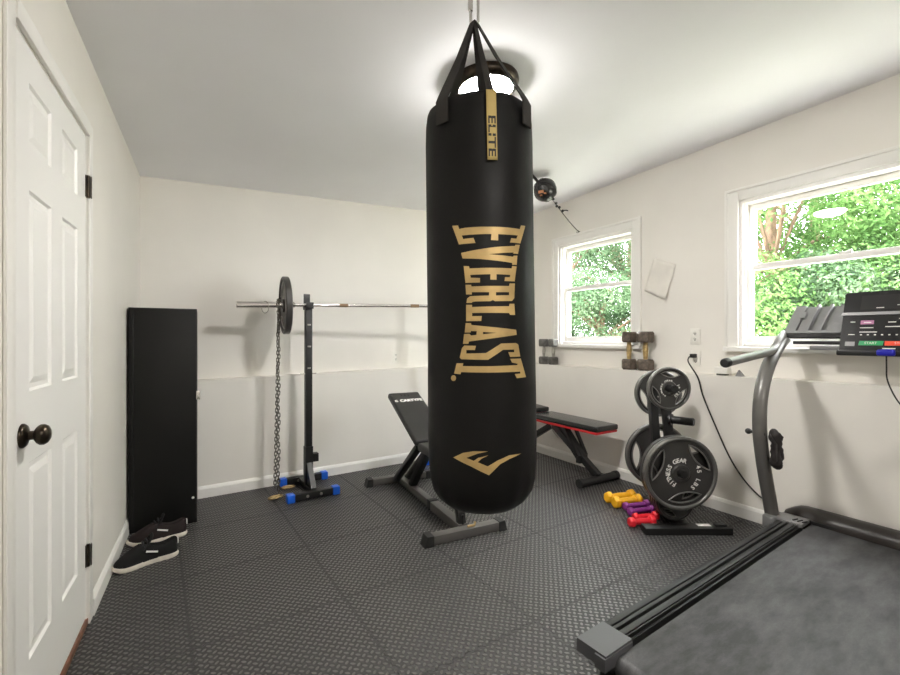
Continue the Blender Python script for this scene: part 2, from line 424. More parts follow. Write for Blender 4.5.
# back wall: lower foundation part stands proud and makes a ledge
mb = MB()
def zlB(u): return .873 + .013 * u
def zlR(u): return .918 + .007 * u
u0, u1 = -.12, 3.62
def prof_wall(mb, u0, u1, zl, ztop, thick):
    P = []
    for u in (u0, u1):
        P += [(u, -LEDGE, 0), (u, -LEDGE, zl(u)), (u, 0, zl(u) + .001), (u, 0, ztop(u)), (u, thick, ztop(u)), (u, thick, 0)]
    fs = [(i, (i + 1) % 6, 6 + (i + 1) % 6, 6 + i) for i in range(6)] + [tuple(range(6)), tuple(range(11, 5, -1))]
    mb.add(P, fs)
prof_wall(mb, u0, u1, zlB, lambda u: zc(BLu + dB * u) + .03, .15)
structure(world_obj(mb.build('wall_back', M['wall'], smooth=0), ROT_B), 'cream back wall with painted ledge', 'wall')

# right wall with two windows
W1 = (.615, 1.487, 1.135, 2.135)
W2 = (2.335, 3.46, 1.135, 2.150)
mb = MB()
uend = 5.35
zs = [0]
low = []
for u in (-.15, uend): low += [(u, -LEDGE, 0), (u, -LEDGE, zlR(u)), (u, 0, zlR(u)), (u, 0, 0)]
mb.add(low, [(0, 1, 5, 4), (1, 2, 6, 5), (2, 3, 7, 6), (3, 0, 4, 7), (0, 3, 2, 1), (4, 5, 6, 7)])
cells(mb, [-.25, W1[0], W1[1], W2[0], W2[1], uend], [0, W1[2], W1[3], W2[3]], [(W1[0], W1[1], W1[2], W1[3]), (W2[0], W2[1], W2[2], W2[3])], 0, .15, lambda u: zc(BRu + dR * u) + .03)
structure(world_obj(mb.build('wall_right', M['wall'], smooth=0), ROT_R), 'cream right wall with ledge and two windows', 'wall')

# left wall with door opening (local x = -t)
DT0, DT1, DZ = 1.419, 2.195, 2.035
mb = MB()
cells(mb, [-5.3, -DT1 - .012, -DT0 + .012, .2], [0, DZ + .012], [(-DT1 - .012, -DT0 + .012, 0, DZ + .012)], 0, .14, lambda x: zc(BL - dL * x) + .03)
structure(world_obj(mb.build('wall_left', M['wall'], smooth=0), ROT_L), 'cream left wall around white door', 'wall')

# wall behind the camera
FL0 = BL + dL * 5.2
ROT_F = Matrix.Translation(FL0) @ Matrix.Rotation(aB, 4, 'Z')
mb = MB()
cells(mb, [-.1, 4.0], [0], [], -.12, 0, lambda u: zc(FL0 + dB * u) + .03)
structure(world_obj(mb.build('wall_front', M['wall'], smooth=0), ROT_F), 'cream wall behind the camera', 'wall')

# baseboards
def baseboard(name, mx, u0, u1, yface, label):
    mb = MB(); pr = [(0, 0), (-.014, 0), (-.014, .066), (-.009, .078), (-.004, .086), (0, .088)]
    vs = [(u, yface + a, b) for u in (u0, u1) for a, b in pr]; k = len(pr)
    mb.add(vs, [(i, (i + 1) % k, k + (i + 1) % k, k + i) for i in range(k)] + [tuple(range(k)), tuple(range(2 * k - 1, k - 1, -1))])
    structure(world_obj(mb.build(name, M['trim'], smooth=0), mx), label, 'baseboard')
baseboard('baseboard_back', ROT_B, 0, 3.45, -LEDGE, 'white baseboard along the back wall')
baseboard('baseboard_right', ROT_R, .02, 5.2, -LEDGE, 'white baseboard along the right wall')
baseboard('baseboard_left', ROT_L, -DT0 + .066, 0, 0, 'white baseboard between door and corner')

# door casing, door
mb = MB()
cw = .058
def casing_piece(a, b): mb.span(a, b, .005, 2)
casing_piece((-DT0 + .006, -.011, 0), (-DT0 + .006 + cw, 0, DZ + .006 + cw))
casing_piece((-DT1 - .006 - cw, -.010, 0), (-DT1 - .006, 0, DZ + .006 + cw))
casing_piece((-DT1 - .006, -.014, DZ + .006), (-DT0 + .006, 0, DZ + .006 + cw))
structure(world_obj(mb.build('trim_1', M['trim']), ROT_L), 'white door casing on the left wall', 'trim')
mb = MB(); mb.span((-DT1 - .01, -.004, 0), (-DT0 + .01, .12, .026), .003)
structure(world_obj(mb.build('trim_2', M['wood']), ROT_L), 'brown wooden threshold under the white door', 'trim')

dr_ = structure(thing('door_1', 'white six panel door with dark bronze knob in left wall', 'door'))
dr_.matrix_world = ROT_L @ Matrix.Translation((-DT1, 0, 0))
DW = DT1 - DT0
mb = MB()
zb = .034
cols = [(.128, .329), (.448, .644)]
rows = [(.27, .84), (1.045, 1.625), (1.755, 1.935)]
px_ = [0.003] + [c for cc in cols for c in cc] + [DW - .003]
pz_ = [zb] + [r for rr in rows for r in rr] + [DZ]
for i in range(len(px_) - 1):
    for j in range(len(pz_) - 1):
        x0, x1, z0, z1 = px_[i], px_[i + 1], pz_[j], pz_[j + 1]
        if i in (1, 3) and j in (1, 3, 5):
            # sunk moulding and raised field
            def rect(d, y): return [(x0 + d, y, z0 + d), (x1 - d, y, z0 + d), (x1 - d, y, z1 - d), (x0 + d, y, z1 - d)]
            lv = [rect(0, .002), rect(.007, .009), rect(.020, .009), rect(.040, .0035)]
            vs = [p for l in lv for p in l]; fs = []
            for k in range(3):
                for q in range(4): fs.append((k * 4 + q, k * 4 + (q + 1) % 4, k * 4 + 4 + (q + 1) % 4, k * 4 + 4 + q))
            fs.append((12, 13, 14, 15)); mb.add(vs, fs)
        else:
            mb.add([(x0, .002, z0), (x1, .002, z0), (x1, .002, z1), (x0, .002, z1)], [(0, 1, 2, 3)])
x0, x1 = px_[0], px_[-1]
vs = [(x0, .002, zb), (x1, .002, zb), (x1, .002, DZ), (x0, .002, DZ), (x0, .037, zb), (x1, .037, zb), (x1, .037, DZ), (x0, .037, DZ)]
mb.add(vs, [(0, 4, 5, 1), (1, 5, 6, 2), (2, 6, 7, 3), (3, 7, 4, 0), (4, 7, 6, 5)])
mb.build('door_leaf', M['door'], dr_, smooth=0, fix=False)
mb = MB(); mb.span((-.012, .0, .02), (.0, .06, DZ + .01)); mb.span((DW, 0, .02), (DW + .012, .06, DZ + .01)); mb.span((-.012, 0, DZ + .004), (DW + .012, .06, DZ + .012))
mb.build('jamb', M['trim'], dr_)
kb = MB(); mxk = Matrix.Translation((.072, .002, .927)) @ Matrix.Rotation(R_(90), 4, 'X')
kb.lathe([(0, 0), (.034, 0), (.034, .004), (.029, .010), (.018, .013), (.0125, .016), (.0125, .026), (.016, .028), (.024, .033), (.029, .040), (.029, .048), (.024, .056), (.014, .061), (0, .063)], 28, mxk)
kb.build('door_knob', M['bronze'], dr_, smooth=50)
for z in (1.83, 1.06, .29):
    if z == 1.06: continue
    h = MB(); h.tube([(DW + .004, -.004, z - .047), (DW + .004, -.004, z + .047)], .0065, 10); h.span((DW - .012, -.001, z - .045), (DW + .012, .002, z + .045)); h.span((DW+.004, -.0155, z - .045), (DW + .016, -.013, z + .045))
    h.build('hinge', M['bronze'], dr_)

# ------------------------------------------------------------------ windows
def window(name, W, meet, label, right_in):
    u0, u1, z0, z1 = W
    r = structure(thing(name, label, 'window')); r.matrix_world = ROT_R
    c = MB(); cw = .074
    def board(a, b): c.span(a, b, .006, 2)
    board((u0 - cw, -.018, z0 - .03), (u0, 0, z1 + cw)); board((u1, -.018, z0 - .03), (u1 + cw, 0, z1 + cw)); board((u0, -.018, z1), (u1, 0, z1 + cw))
    # back band
    c.span((u0 - cw - .012, -.026, z0 - .03), (u0 - cw + .010, 0, z1 + cw + .012), .004); c.span((u1 + cw - .010, -.026, z0 - .03), (u1 + cw + .012, 0, z1 + cw + .012), .004); c.span((u0 - cw, -.026, z1 + cw - .010), (u1 + cw, 0, z1 + cw + .012), .004)
    c.build('casing', M['trim'], r)
    s = MB(); s.span((u0 - cw - .015, -.045, z0 - .034), (u1 + cw + .015, .0, z0), .008, 3); s.span((u0, 0, z0 - .03), (u1, .10, z0), .002)
    s.build('sill', M['trim'], r)
    j = MB(); jw = .022
    j.span((u0, .0, z0), (u0 + jw, .145, z1)); j.span((u1 - jw, .0, z0), (u1, .145, z1)); j.span((u0, .0, z1 - jw), (u1, .145, z1)); j.span((u0, .03, z0), (u1, .145, z0 + .026))
    j.span((u0 + jw, .018, z0 + .026), (u0 + jw + .012, .03, z1 - jw), .002); j.span((u1 - jw - .012, .018, z0 + .026), (u1 - jw, .03, z1 - jw), .002)
    j.build('frame', M['vinyl'], r)
    a0, a1 = u0 + jw + .001, u1 - jw - .001
    def sash(nm, y0, y1, s0, s1, tb, bb):
        m_ = MB(); st = .040
        m_.span((a0, y0, s0), (a0 + st, y1, s1), .005); m_.span((a1 - st, y0, s0), (a1, y1, s1), .005)
        m_.span((a0 + st - .004, y0, s1 - tb), (a1 - st + .004, y1, s1), .005); m_.span((a0 + st - .004, y0, s0), (a1 - st + .004, y1, s0 + bb), .005)
        o = m_.build(nm, M['vinyl'], r)
        g = MB(); ym = (y0 + y1) / 2; g.span((a0 + st - .006, ym - .002, s0 + bb - .004), (a1 - st + .006, ym + .002, s1 - tb + .004))
        g.build('pane', M['glass'], o, smooth=0)
        return o
    sash('upper_sash', .085, .115, meet - .018, z1 - jw - .001, .040, .036)
    lo = sash('lower_sash', .048, .078, z0 + .027, meet + .018, .038, .046)
    l = MB(); uc = (u0 + u1) / 2; l.span((uc - .03, .044, meet + .016), (uc + .03, .075, meet + .026), .004); l.tube([(uc, .055, meet + .024), (uc + .03, .050, meet + .032)], .006, 8)
    l.build('sash_lock', M['vinyl'], lo)
    return r
window('window_1', W1, 1.688, 'small double hung window beside the back corner', True)
window('window_2', W2, 1.685, 'wide double hung window behind the treadmill console', True)

# ------------------------------------------------------------------ ceiling light
lc = Vector((.179, 2.24, 0)); lz = zc(lc)
r = thing('ceiling_light', 'round bronze ceiling light glowing behind the punching bag', 'ceiling light', (lc.x, lc.y, lz))
tilt = Vector((-.05705, -.0082, 1)).to_track_quat('Z', 'Y').to_euler(); r.rotation_euler = tilt
mb = MB(); mb.ring([(.150, 0), (.164, -.004), (.167, -.020), (.162, -.036), (.150, -.048), (.137, -.052), (.132, -.046), (.140, -.012), (.140, 0)], 56)
mb.lathe([(0, -.001), (.145, -.001)], 40, cap=False)
mb.build('pan', M['bronze'], r, smooth=50)
mb = MB(); prof = [(0.0, -.092)] + [(.131 * math.sin(a), -.044 - .048 * math.cos(a)) for a in [R_(x) for x in range(8, 91, 8)]] + [(.131, -.042)]
mb.lathe(prof, 40, cap=False)
M['lamp'] = mat('lamp_glass', (.9, .8, .6), .4, emit=(1.0, .965, .92), estr=66)
mb.build('glass_shade', M['lamp'], r, smooth=60)

lc2 = Vector((1.05, -.55, 0))  # unseen fill light, added behind the camera to brighten the bag's front
fill_light = copy_thing(r); fill_light.location = (lc2.x, lc2.y, zc(lc2)); fill_light['label'] = 'added unseen fill light behind the camera, brightening the bag front'
M['fill_lamp'] = mat('fill_lamp_glass', (.9, .8, .6), .4, emit=(1.0, .965, .92), estr=52)
for ch in fill_light.children:
    if ch.name.startswith('glass_shade'):
        ch.data = ch.data.copy(); ch.data.materials[0] = M['fill_lamp']
# ------------------------------------------------------------------ punching bag
BX, BY, BZ = .1044, 1.52, .632
BAGR = .180
bag = thing('punching_bag', 'tall black punching bag with gold lettering hung from the ceiling', 'punching bag', (BX + .0066, BY, BZ))
bag.rotation_euler = (0, R_(-.57), 0)
bagM = Matrix.Translation((BX + .0066, BY, BZ)) @ Euler((0, R_(-.57), 0)).to_matrix().to_4x4(); bagI = bagM.inverted()
HB = 1.318
mb = MB()
prof = [(r_ * 1.01, z_) for r_, z_ in [(0, .004), (.06, .0), (.095, .003), (.125, .013), (.150, .034), (.167, .062), (.1765, .10), (.181, .16), (.1825, .25), (.1815, .40), (.180, .60), (.1795, .9), (.1795, HB - .10), (.1785, HB - .04), (.1750, HB - .012), (.170, HB), (.160, HB - .006), (.155, HB - .03), (0, HB - .035)]]
n = 96; vs = []; fs = []; k = len(prof)
for i in range(n):
    a = 2 * PI * i / n
    for (rr, z) in prof:
        w = 1 + .004 * math.sin(3 * a + z * 4) + (.008 * math.sin(17 * a) * max(0, 1 - abs(z - .05) / .10)) + (.010 * math.sin(11 * a + 1) * max(0, 1 - abs(z - HB) / .07))
        vs.append((rr * w * math.cos(a), rr * w * math.sin(a), z))
for i in range(n):
    for j in range(k - 1):
        a = i * k + j; b = ((i + 1) % n) * k + j; fs.append((a, b, b + 1, a + 1))
mb.add(vs, fs); mb.build('bag_body', M['vinylbag'], bag, smooth=60)

def bag_hit(x, y):
    o = bagI @ Vector((0, 0, EYE)); d = (bagI.to_3x3() @ Vector(((x - CX) / F, 1, (CY - y) / F)))
    rr = .1830
    a = d.x ** 2 + d.y ** 2; b = 2 * (o.x * d.x + o.y * d.y); c = o.x ** 2 + o.y ** 2 - rr * rr
    t = (-b - math.sqrt(max(0, b * b - 4 * a * c))) / (2 * a); q = o + d * t
    return math.atan2(q.x, -q.y), q.z
def decal(mb, loops, off=.0022):
    L = [[bag_hit(*p) for p in l] for l in loops]
    flat = [p for l in L for p in l]
    tri = tessellate_polygon([[Vector((p[0], p[1], 0)) for p in l] for l in L])
    b = bmesh.new(); V_ = [b.verts.new((p[0], p[1], 0)) for p in flat]
    for t in tri:
        try: b.faces.new([V_[i] for i in t])
        except ValueError: pass
    lo = min(p[0] for p in flat); hi = max(p[0] for p in flat); a = lo
    while a < hi:
        bmesh.ops.bisect_plane(b, geom=list(b.verts) + list(b.edges) + list(b.faces), plane_co=(a, 0, 0), plane_no=(1, 0, 0)); a += R_(2.5)
    for zz in [x * .05 for x in range(0, 28)]:
        bmesh.ops.bisect_plane(b, geom=list(b.verts) + list(b.edges) + list(b.faces), plane_co=(0, zz, 0), plane_no=(0, 1, 0))
    def rad(z):
        for i in range(len(prof) - 4):
            if prof[i][1] <= z <= prof[i + 1][1] and prof[i + 1][1] > prof[i][1]:
                f = (z - prof[i][1]) / (prof[i + 1][1] - prof[i][1]); return prof[i][0] * (1 - f) + prof[i + 1][0] * f
        return .18
    for v in b.verts:
        th, z = v.co.x, v.co.y; ang = th - PI / 2
        rr = rad(z) * (1 + .004 * math.sin(3 * ang + z * 4)) + off
        v.co = (rr * math.sin(th), -rr * math.cos(th), z)
    bmesh.ops.recalc_face_normals(b, faces=b.faces)
    for f in b.faces:
        c_ = f.calc_center_median()
        if f.normal.dot(Vector((c_.x, c_.y, 0))) < 0: f.normal_flip()
    mb.bm(b)
def crop(pts, y0, x0=445, s=10.0): return [(x0 + x / s, y0 + y / s) for x, y in pts]
E1 = crop([(72,108),(130,105),(143,140),(200,128),(320,118),(440,117),(560,120),(700,135),(745,142),(757,105),(800,110),(750,285),(648,275),(662,232),(712,238),(725,205),(640,198),(532,192),(532,255),(460,250),(465,190),(340,192),(168,205),(182,240),(285,228),(305,280),(140,295)], 215)
Vv = crop([(160,380),(300,350),(500,320),(695,310),(705,298),(745,300),(728,390),(680,385),(685,375),(435,392),(680,418),(685,407),(722,407),(715,500),(672,498),(670,480),(500,455),(350,440),(175,435)], 215)
E2 = crop([(187,510),(240,512),(245,535),(400,528),(665,535),(670,510),(715,515),(695,665),(595,660),(600,622),(648,622),(652,600),(515,592),(515,648),(452,645),(455,592),(252,600),(258,627),(350,630),(350,675),(205,680)], 215)
Rr = crop([(205,148),(262,148),(265,165),(640,160),(645,135),(697,135),(692,280),(670,310),(500,312),(478,300),(455,312),(300,315),(272,320),(270,330),(215,330),(222,285),(250,262),(440,255),(442,222),(268,222),(268,245),(212,245)], 270)
Rh = crop([(510,222),(640,222),(640,252),(510,255)], 270)
Ll = crop([(212,348),(270,348),(272,370),(640,362),(645,338),(692,338),(700,450),(650,448),(640,430),(272,430),(272,462),(368,460),(362,510),(212,512)], 270)
Aa = crop([(208,30),(260,32),(265,50),(710,98),(715,148),(240,215),(235,238),(182,238),(192,140),(245,138),(262,155),(315,148),(318,112),(262,110),(255,125),(198,125)], 320)
Ah = crop([(380,120),(515,128),(380,142)], 320)
Ss = crop([(172,280),(195,255),(310,258),(300,300),(215,300),(215,335),(410,330),(560,235),(705,230),(730,245),(750,365),(650,370),(632,322),(690,322),(690,295),(580,298),(430,398),(165,392),(150,375)], 320)
Tt = crop([(120,432),(185,432),(180,460),(450,462),(720,450),(725,438),(668,425),(650,388),(755,385),(805,570),(715,582),(695,540),(750,535),(748,515),(450,525),(165,520),(158,542),(95,535)], 320)
Dot = [(454 + 2.5 * math.cos(a * PI / 8), 378 + 2.9 * math.sin(a * PI / 8)) for a in range(16)]
mb = MB()
for lp in ([E1], [Vv], [E2], [Rr, Rh], [Ll], [Aa, Ah], [Ss], [Tt], [Dot]): decal(mb, lp)
o = mb.build('lettering', M['gold'], bag, smooth=60, fix=False); o['label'] = 'gold block capitals running down the bag'
mb = MB()
decal(mb, [crop([(125,155),(210,113),(300,98),(430,100),(340,120),(240,158),(305,185),(345,158),(435,135),(375,165),(340,197),(428,235),(520,180),(620,135),(725,120),(620,170),(540,215),(440,315),(280,235)], 440, 440, 9.0)])
o = mb.build('emblem', M['gold'], bag, smooth=60, fix=False); o['label'] = 'gold winged emblem near the bottom of the bag'
# straps
APEX = Vector((-.012, -.004, HB + .325))
def strap(phi, w, zend, mname, nm, up_extra=0.0, label=None):
    ph = R_(phi); e = Vector((math.sin(ph), -math.cos(ph), 0)); tg = Vector((math.cos(ph), math.sin(ph), 0))
    p = [APEX + e * .008, APEX.lerp(e * (.173) + Vector((0, 0, HB + .012)), .5) , e * .176 + Vector((0, 0, HB + .012)), e * .1875 + Vector((0, 0, HB - .012)), e * .1875 + Vector((0, 0, HB - .05)), e * .1875 + Vector((0, 0, zend))]
    mb = MB()
    # ribbon with width along tg
    vs = []; fs = []
    for i, q in enumerate(p):
        ww = w * (.45 if i == 0 else .75 if i == 1 else 1)
        nn = e if i >= 3 else Vector((e.x * .5, e.y * .5, .8)).normalized()
        for (a, b) in ((-1, -1), (1, -1), (1, 1), (-1, 1)): vs.append(q + tg * (a * ww / 2) + nn * (b * .0022))
    for i in range(len(p) - 1):
        for j in range(4): fs.append((i * 4 + j, i * 4 + (j + 1) % 4, i * 4 + 4 + (j + 1) % 4, i * 4 + 4 + j))
    fs.append((3, 2, 1, 0)); q = (len(p) - 1) * 4; fs.append((q, q + 1, q + 2, q + 3))
    mb.add(vs, fs)
    o = mb.build(nm, M[mname], bag, smooth=30)
    if label: o['label'] = label
    return o
strap(-41, .048, HB - .085, 'webbing', 'strap'); strap(50, .048, HB - .085, 'webbing', 'strap')
strap(165, .040, HB - .085, 'webbing', 'strap'); strap(-135, .040, HB - .085, 'webbing', 'strap')
strap(7, .022, HB - .04, 'webbing', 'strap')
# gold label strip on the front
ph = R_(7.5)
mb = MB(); vs = []; fs = []
zt, zb_ = HB - .008, HB - .218
for i in range(12):
    z = zt + (zb_ - zt) * i / 11
    for k_ in range(5):
        a = ph + R_(.25 * i / 11 * 3) + (k_ - 2) / 4 * (.029 / .1815); rr = .1922
        vs.append((rr * math.sin(a), -rr * math.cos(a), z))
for i in range(11):
    for k_ in range(4): fs.append((i * 5 + k_, i * 5 + k_ + 1, i * 5 + 6 + k_, i * 5 + 5 + k_))
mb.add(vs, fs); lab = mb.build('label_strip', M['goldweb'], bag, smooth=60); lab['label'] = 'gold strip with black capitals down the bag front'
md = lab.modifiers.new('thick', 'SOLIDIFY'); md.thickness = .0012; md.offset = 0
mb = MB(); tv, tf = text_geo('ELITE', 1.0, .022)
xs = [v.x for v in tv]; ys = [v.y for v in tv]; tw, th_ = max(xs) - min(xs), max(ys) - min(ys)
for v in tv:
    tz = (zb_ + .010) + .122 * (1 - (v.x - min(xs)) / tw)
    off = ((v.y - min(ys)) / th_ - .5) * .022
    a = ph + R_(.5) + off / .186
    v.x, v.y, v.z = .1931 * math.sin(a), -.1931 * math.cos(a), tz
mb.add(tv, tf); mb.build('label_text', M['dark'], lab, smooth=0, fix=False)
# carabiner and chain to the ceiling
def link_pts(c, half_len, half_w, axis, side, n=14):
    c, axis, side = Vector(c), Vector(axis).normalized(), Vector(side).normalized(); out = []
    st = half_len - half_w
    for i in range(n):
        a = 2 * PI * i / n; out.append(c + side * (half_w * math.cos(a)) + axis * (half_w * math.sin(a) + (st if math.sin(a) >= 0 else -st)))
    return out
mb = MB(); mb.tube(link_pts(APEX + Vector((.001, 0, .060)), .064, .0135, (0, 0, 1), (1, 0, .12), 20), .0050, 8, closed=True)
mb.tube([APEX + Vector((-.0125, 0, .04)), APEX + Vector((-.0125, 0, .085))], .0085, 8)
mb.build('carabiner', M['chrome'], bag, smooth=60)
mb = MB(); zz = APEX.z + .125
ztop = zc((BX, BY)) - BZ
kx = 0
while zz < ztop - .012:
    mb.tube(link_pts((APEX.x, APEX.y, zz), .024, .013, (0, 0, 1), (1, 0, 0) if kx % 2 else (0, 1, 0), 12), .0042, 6, closed=True); zz += .034; kx += 1
mb.lathe([(0, ztop - .014), (.03, ztop - .014), (.034, ztop - .006), (.034, ztop)], 20, Matrix.Translation((APEX.x, APEX.y, 0)))
mb.build('hanging_chain', M['steel'], bag, smooth=60)

# ------------------------------------------------------------------ speed ball on a strap + cord
YB = 3.7
bc = Vector(((545 - CX) / F * YB, YB, zat(190, YB)))
r = thing('reflex_ball', 'black reflex ball strung up near the ceiling right of the bag', 'reflex ball', bc)
hu, hz = onR(579.5, 232); hook = BRu + dR * hu + Vector((0, 0, hz)) - nR * .012
top = Vector(((531.5 - CX) / F * 3.64, 3.64, zc((.67, 3.64)) - .0005))
ax = ((hook - bc).normalized() - (top - bc).normalized()).normalized()
qt = ax.to_track_quat('Z', 'Y').to_matrix().to_4x4()
mb = MB(); RB = .093
mb.lathe([(0, -RB * 1.12), (RB * .35, -RB * 1.02), (RB * .72, -RB * .74), (RB * .95, -RB * .3), (RB, .05 * RB), (RB * .93, RB * .42), (RB * .7, RB * .78), (RB * .36, RB * 1.0), (0, RB * 1.08)], 32, qt)
mb.build('ball', M['padgloss'], r, smooth=60)
mb = MB()
for k_ in range(4):
    a0 = k_ * PI / 4
    pts = [qt @ Vector((1.006 * RB * math.cos(a) * math.cos(a0), 1.006 * RB * math.cos(a) * math.sin(a0), 1.09 * RB * math.sin(a))) for a in [2 * PI * i / 40 for i in range(40)]]
    mb.tube(pts, .0022, 5, closed=True)
mb.build('seam', M['rubber'], r, smooth=60)
mb = MB(); vd = -bc.normalized()
for dx, dz, w, h in ((-.035, .01, .045, .022), (.0, -.0, .02, .012), (-.045, -.035, .02, .012)):
    p = vd * RB * 1.015 + Vector((dx, 0, dz)); p = p.normalized() * RB * 1.03
    mb.box(p, (w, .004, h), p.normalized().to_track_quat('-Y', 'Z').to_matrix().to_4x4(), .0015)
o = mb.build('print', M['orange'], r); o['label'] = 'orange print on the ball'
mb = MB(); s0 = (top - bc).normalized() * RB * 1.0
mb.ribbon([s0, (top - bc) * .7, top - bc], .022, .006, (0, 1, 0)); mb.build('strap', M['webbing'], r)
mb = MB(); e = hook - bc; s1 = e.normalized() * RB * 1.08
sag = Vector((0, 0, -.02))
mb.tube(spline([s1, s1.lerp(e, .35) + sag * .5, s1.lerp(e, .7) + sag * .6, e], 5), .0042, 6); mb.build('cord', M['cord'], r, smooth=60)
mb = MB()
for i in range(5):
    q = s1.lerp(e, .10 + .07 * i); mb.sphere(q + Vector((.008 * math.sin(i * 2), 0, .008 * math.cos(i * 2))), .013, 10)
mb.tube(spline([s1.lerp(e, .38), s1.lerp(e, .42) + Vector((.03, 0, .018)), s1.lerp(e, .40) + Vector((.05, 0, .006))], 5), .005, 6)
mb.build('knot', M['cord'], r, smooth=60)
mb = MB(); mb.lathe([(0, 0), (.009, 0), (.009, .004), (.0035, .006), (.0035, .02)], 12, Matrix.Rotation(R_(90), 4, 'X'))
mb.tube([Vector((.012 * math.cos(a), -.026, .012 * math.sin(a))) for a in [R_(-200 + 20 * i) for i in range(15)]], .003, 6)
o = mb.build('wall_hook', M['darksteel'], smooth=60); o.matrix_world = Matrix.Translation(BRu + dR * hu + Vector((0, 0, hz))) @ Matrix.Rotation(aR, 4, 'Z')
tag(o, 'small metal hook in the right wall above the small window', 'hook')

# ------------------------------------------------------------------ locker
lk = thing('locker', 'tall narrow black metal locker in the left back corner', 'locker', (-1.637, 2.872, 0), R_(29.2))
LW, LD, LH = .364, .425, 1.385
mb = MB(); mb.span((-LW, .016, 0.0), (0, LD, LH), .004); mb.build('body', M['locker'], lk)
mb = MB(); mb.span((-LW + .004, 0, .03), (-.004, .0155, LH - .004), .003); mb.span((-LW+.02, -.0015, .045), (-LW+.03, .001, LH-.02), .0008)
d_ = mb.build('locker_door', M['locker'], lk)
mb = MB(); zh = zat(395, 2.872); mb.span((-.004, -.010, zh - .028), (.018, .004, zh + .028), .003); mb.span((.010, -.024, zh - .028), (.018, -.008, zh + .006), .003); mb.build('latch', M['chrome'], d_)
mb = MB(); mb.lathe([(0, 0), (.008, 0), (.007, .004), (0, .006)], 12, Matrix.Translation((-.022, 0, zat(497, 2.872))) @ Matrix.Rotation(R_(90), 4, 'X')); o = mb.build('rivet', M['white'], d_, smooth=50)

# ------------------------------------------------------------------ sneakers
def sneaker(loc, ang, label, flip=1, brown=False):
    r = thing('sneaker', label, 'shoe', loc, ang, 'pair of dark sneakers by the locker'); r.scale = (1, 1, 1.15)
    L = .295
    # outline half widths (heel s=0 .. toe s=1), along +x
    S = [0, .03, .08, .16, .28, .40, .52, .64, .74, .84, .92, .97, 1.0]
    WI = [.012, .027, .034, .036, .034, .033, .037, .043, .046, .043, .034, .021, .008]
    off = [0, 0, 0, 0, -.002, -.004, -.004, -.002, .002, .005, .008, .010, .011]
    mb = MB(); n = len(S)
    lo = []; 
    for s_, w, o_ in zip(S, WI, off): lo.append((s_ * L, (o_ + w) * flip))
    for s_, w, o_ in reversed(list(zip(S, WI, off))): lo.append((s_ * L, (o_ - w) * flip))
    cx = sum(p[0] for p in lo) / len(lo)
    def lay(k_, z): return [(cx + (x - cx) * k_, y * k_, z + (.012 * max(0, (x / L - .82) / .18) ** 2)) for x, y in lo]
    levels = [lay(.97, 0), lay(1.02, .005), lay(1.03, .015), lay(1.0, .022)]
    m_ = len(lo); vs = [p for l in levels for p in l]; fs = []
    for a in range(3):
        for i in range(m_): fs.append((a * m_ + i, a * m_ + (i + 1) % m_, a * m_ + m_ + (i + 1) % m_, a * m_ + m_ + i))
    fs.append(tuple(range(m_))[::-1]); fs.append(tuple(range(3 * m_, 4 * m_)))
    mb.add(vs, fs); mb.build('sole', M['sole'], r, smooth=40)
    # upper
    H = [.090, .104, .104, .092, .086, .098, .106, .094, .078, .064, .052, .040, .022]
    dep = [0, .028, .058, .060, .056, .046, .006, 0, 0, 0, 0, 0, 0]
    mb = MB(); K = 17; vs = []; fs = []
    for s_, w, o_, h, dp in zip(S, WI, off, H, dep):
        for j in range(K):
            th = PI * j / (K - 1); cxx = math.cos(th); syy = math.sin(th)
            y = w * 1.0 * (abs(cxx) ** .75) * (1 if cxx >= 0 else -1)
            z = .020 + (h - .020) * (syy ** .62)
            inner = max(0, 1 - abs(cxx) / .62)
            if dp: z -= dp * min(1, inner * 2.2); 
            taper = 1 - .22 * ((z - .02) / .09)
            vs.append((s_ * L, (o_ + y * taper) * flip, z))
    for i in range(n - 1):
        for j in range(K - 1):
            fs.append((i * K + j, i * K + j + 1, (i + 1) * K + j + 1, (i + 1) * K + j))
    fs.append(tuple(range(K))); fs.append(tuple((n - 1) * K + j for j in range(K))[::-1])
    mb.add(vs, fs)
    up = mb.build('upper', M['shoebrown'] if brown else M['shoe'], r, smooth=50)
    md = up.modifiers.new('smooth', 'SUBSURF'); md.levels = 1; md.render_levels = 1
    mb = MB()   # laces
    for i in range(5):
        x = L * (.48 + .055 * i); h = .108 - .0095 * i; w = .021
        pts = [(x, -w, h - .020), (x + .004, -w * .5, h - .001), (x + .006, 0, h + .005), (x + .004, w * .5, h - .001), (x, w, h - .020)]
        mb.tube(spline(pts, 4), .0045, 6)
    for sg in (-1, 1):
        mb.tube(spline([(L * .47, 0, .108), (L * .45, sg * .016, .108), (L * .50, sg * .030, .094), (L * .56, sg * .036, .072)], 5), .0028, 6)
    mb.build('laces', M['lace'], r, smooth=60)
    mb = MB(); mb.tube(spline([(L * .50, -.024, .088), (L * .43, -.020, .116), (L * .41, 0, .126), (L * .43, .020, .116), (L * .50, .024, .088)], 5), .009, 8, r2=.006); mb.build('tongue', M['shoe'], r, smooth=60)
    mb = MB()
    for sg in (-1, 1): mb.beam((L * .34, sg * .0345, .050), (L * .52, sg * .0365, .066), .003, .008, bevel=.001)
    o = mb.build('stripe', M['white'], r)
    mb = MB(); mb.box((-.001, 0, .066), (.006, .022, .026), None, .002); mb.build('heel_tab', M['white'], r)
    return r
s1_ = fl(176, 557); t1_ = fl(109, 578)
d1 = (t1_ - s1_).normalized(); side = Vector((-d1.y, d1.x, 0))
a1 = math.atan2(d1.y, d1.x)
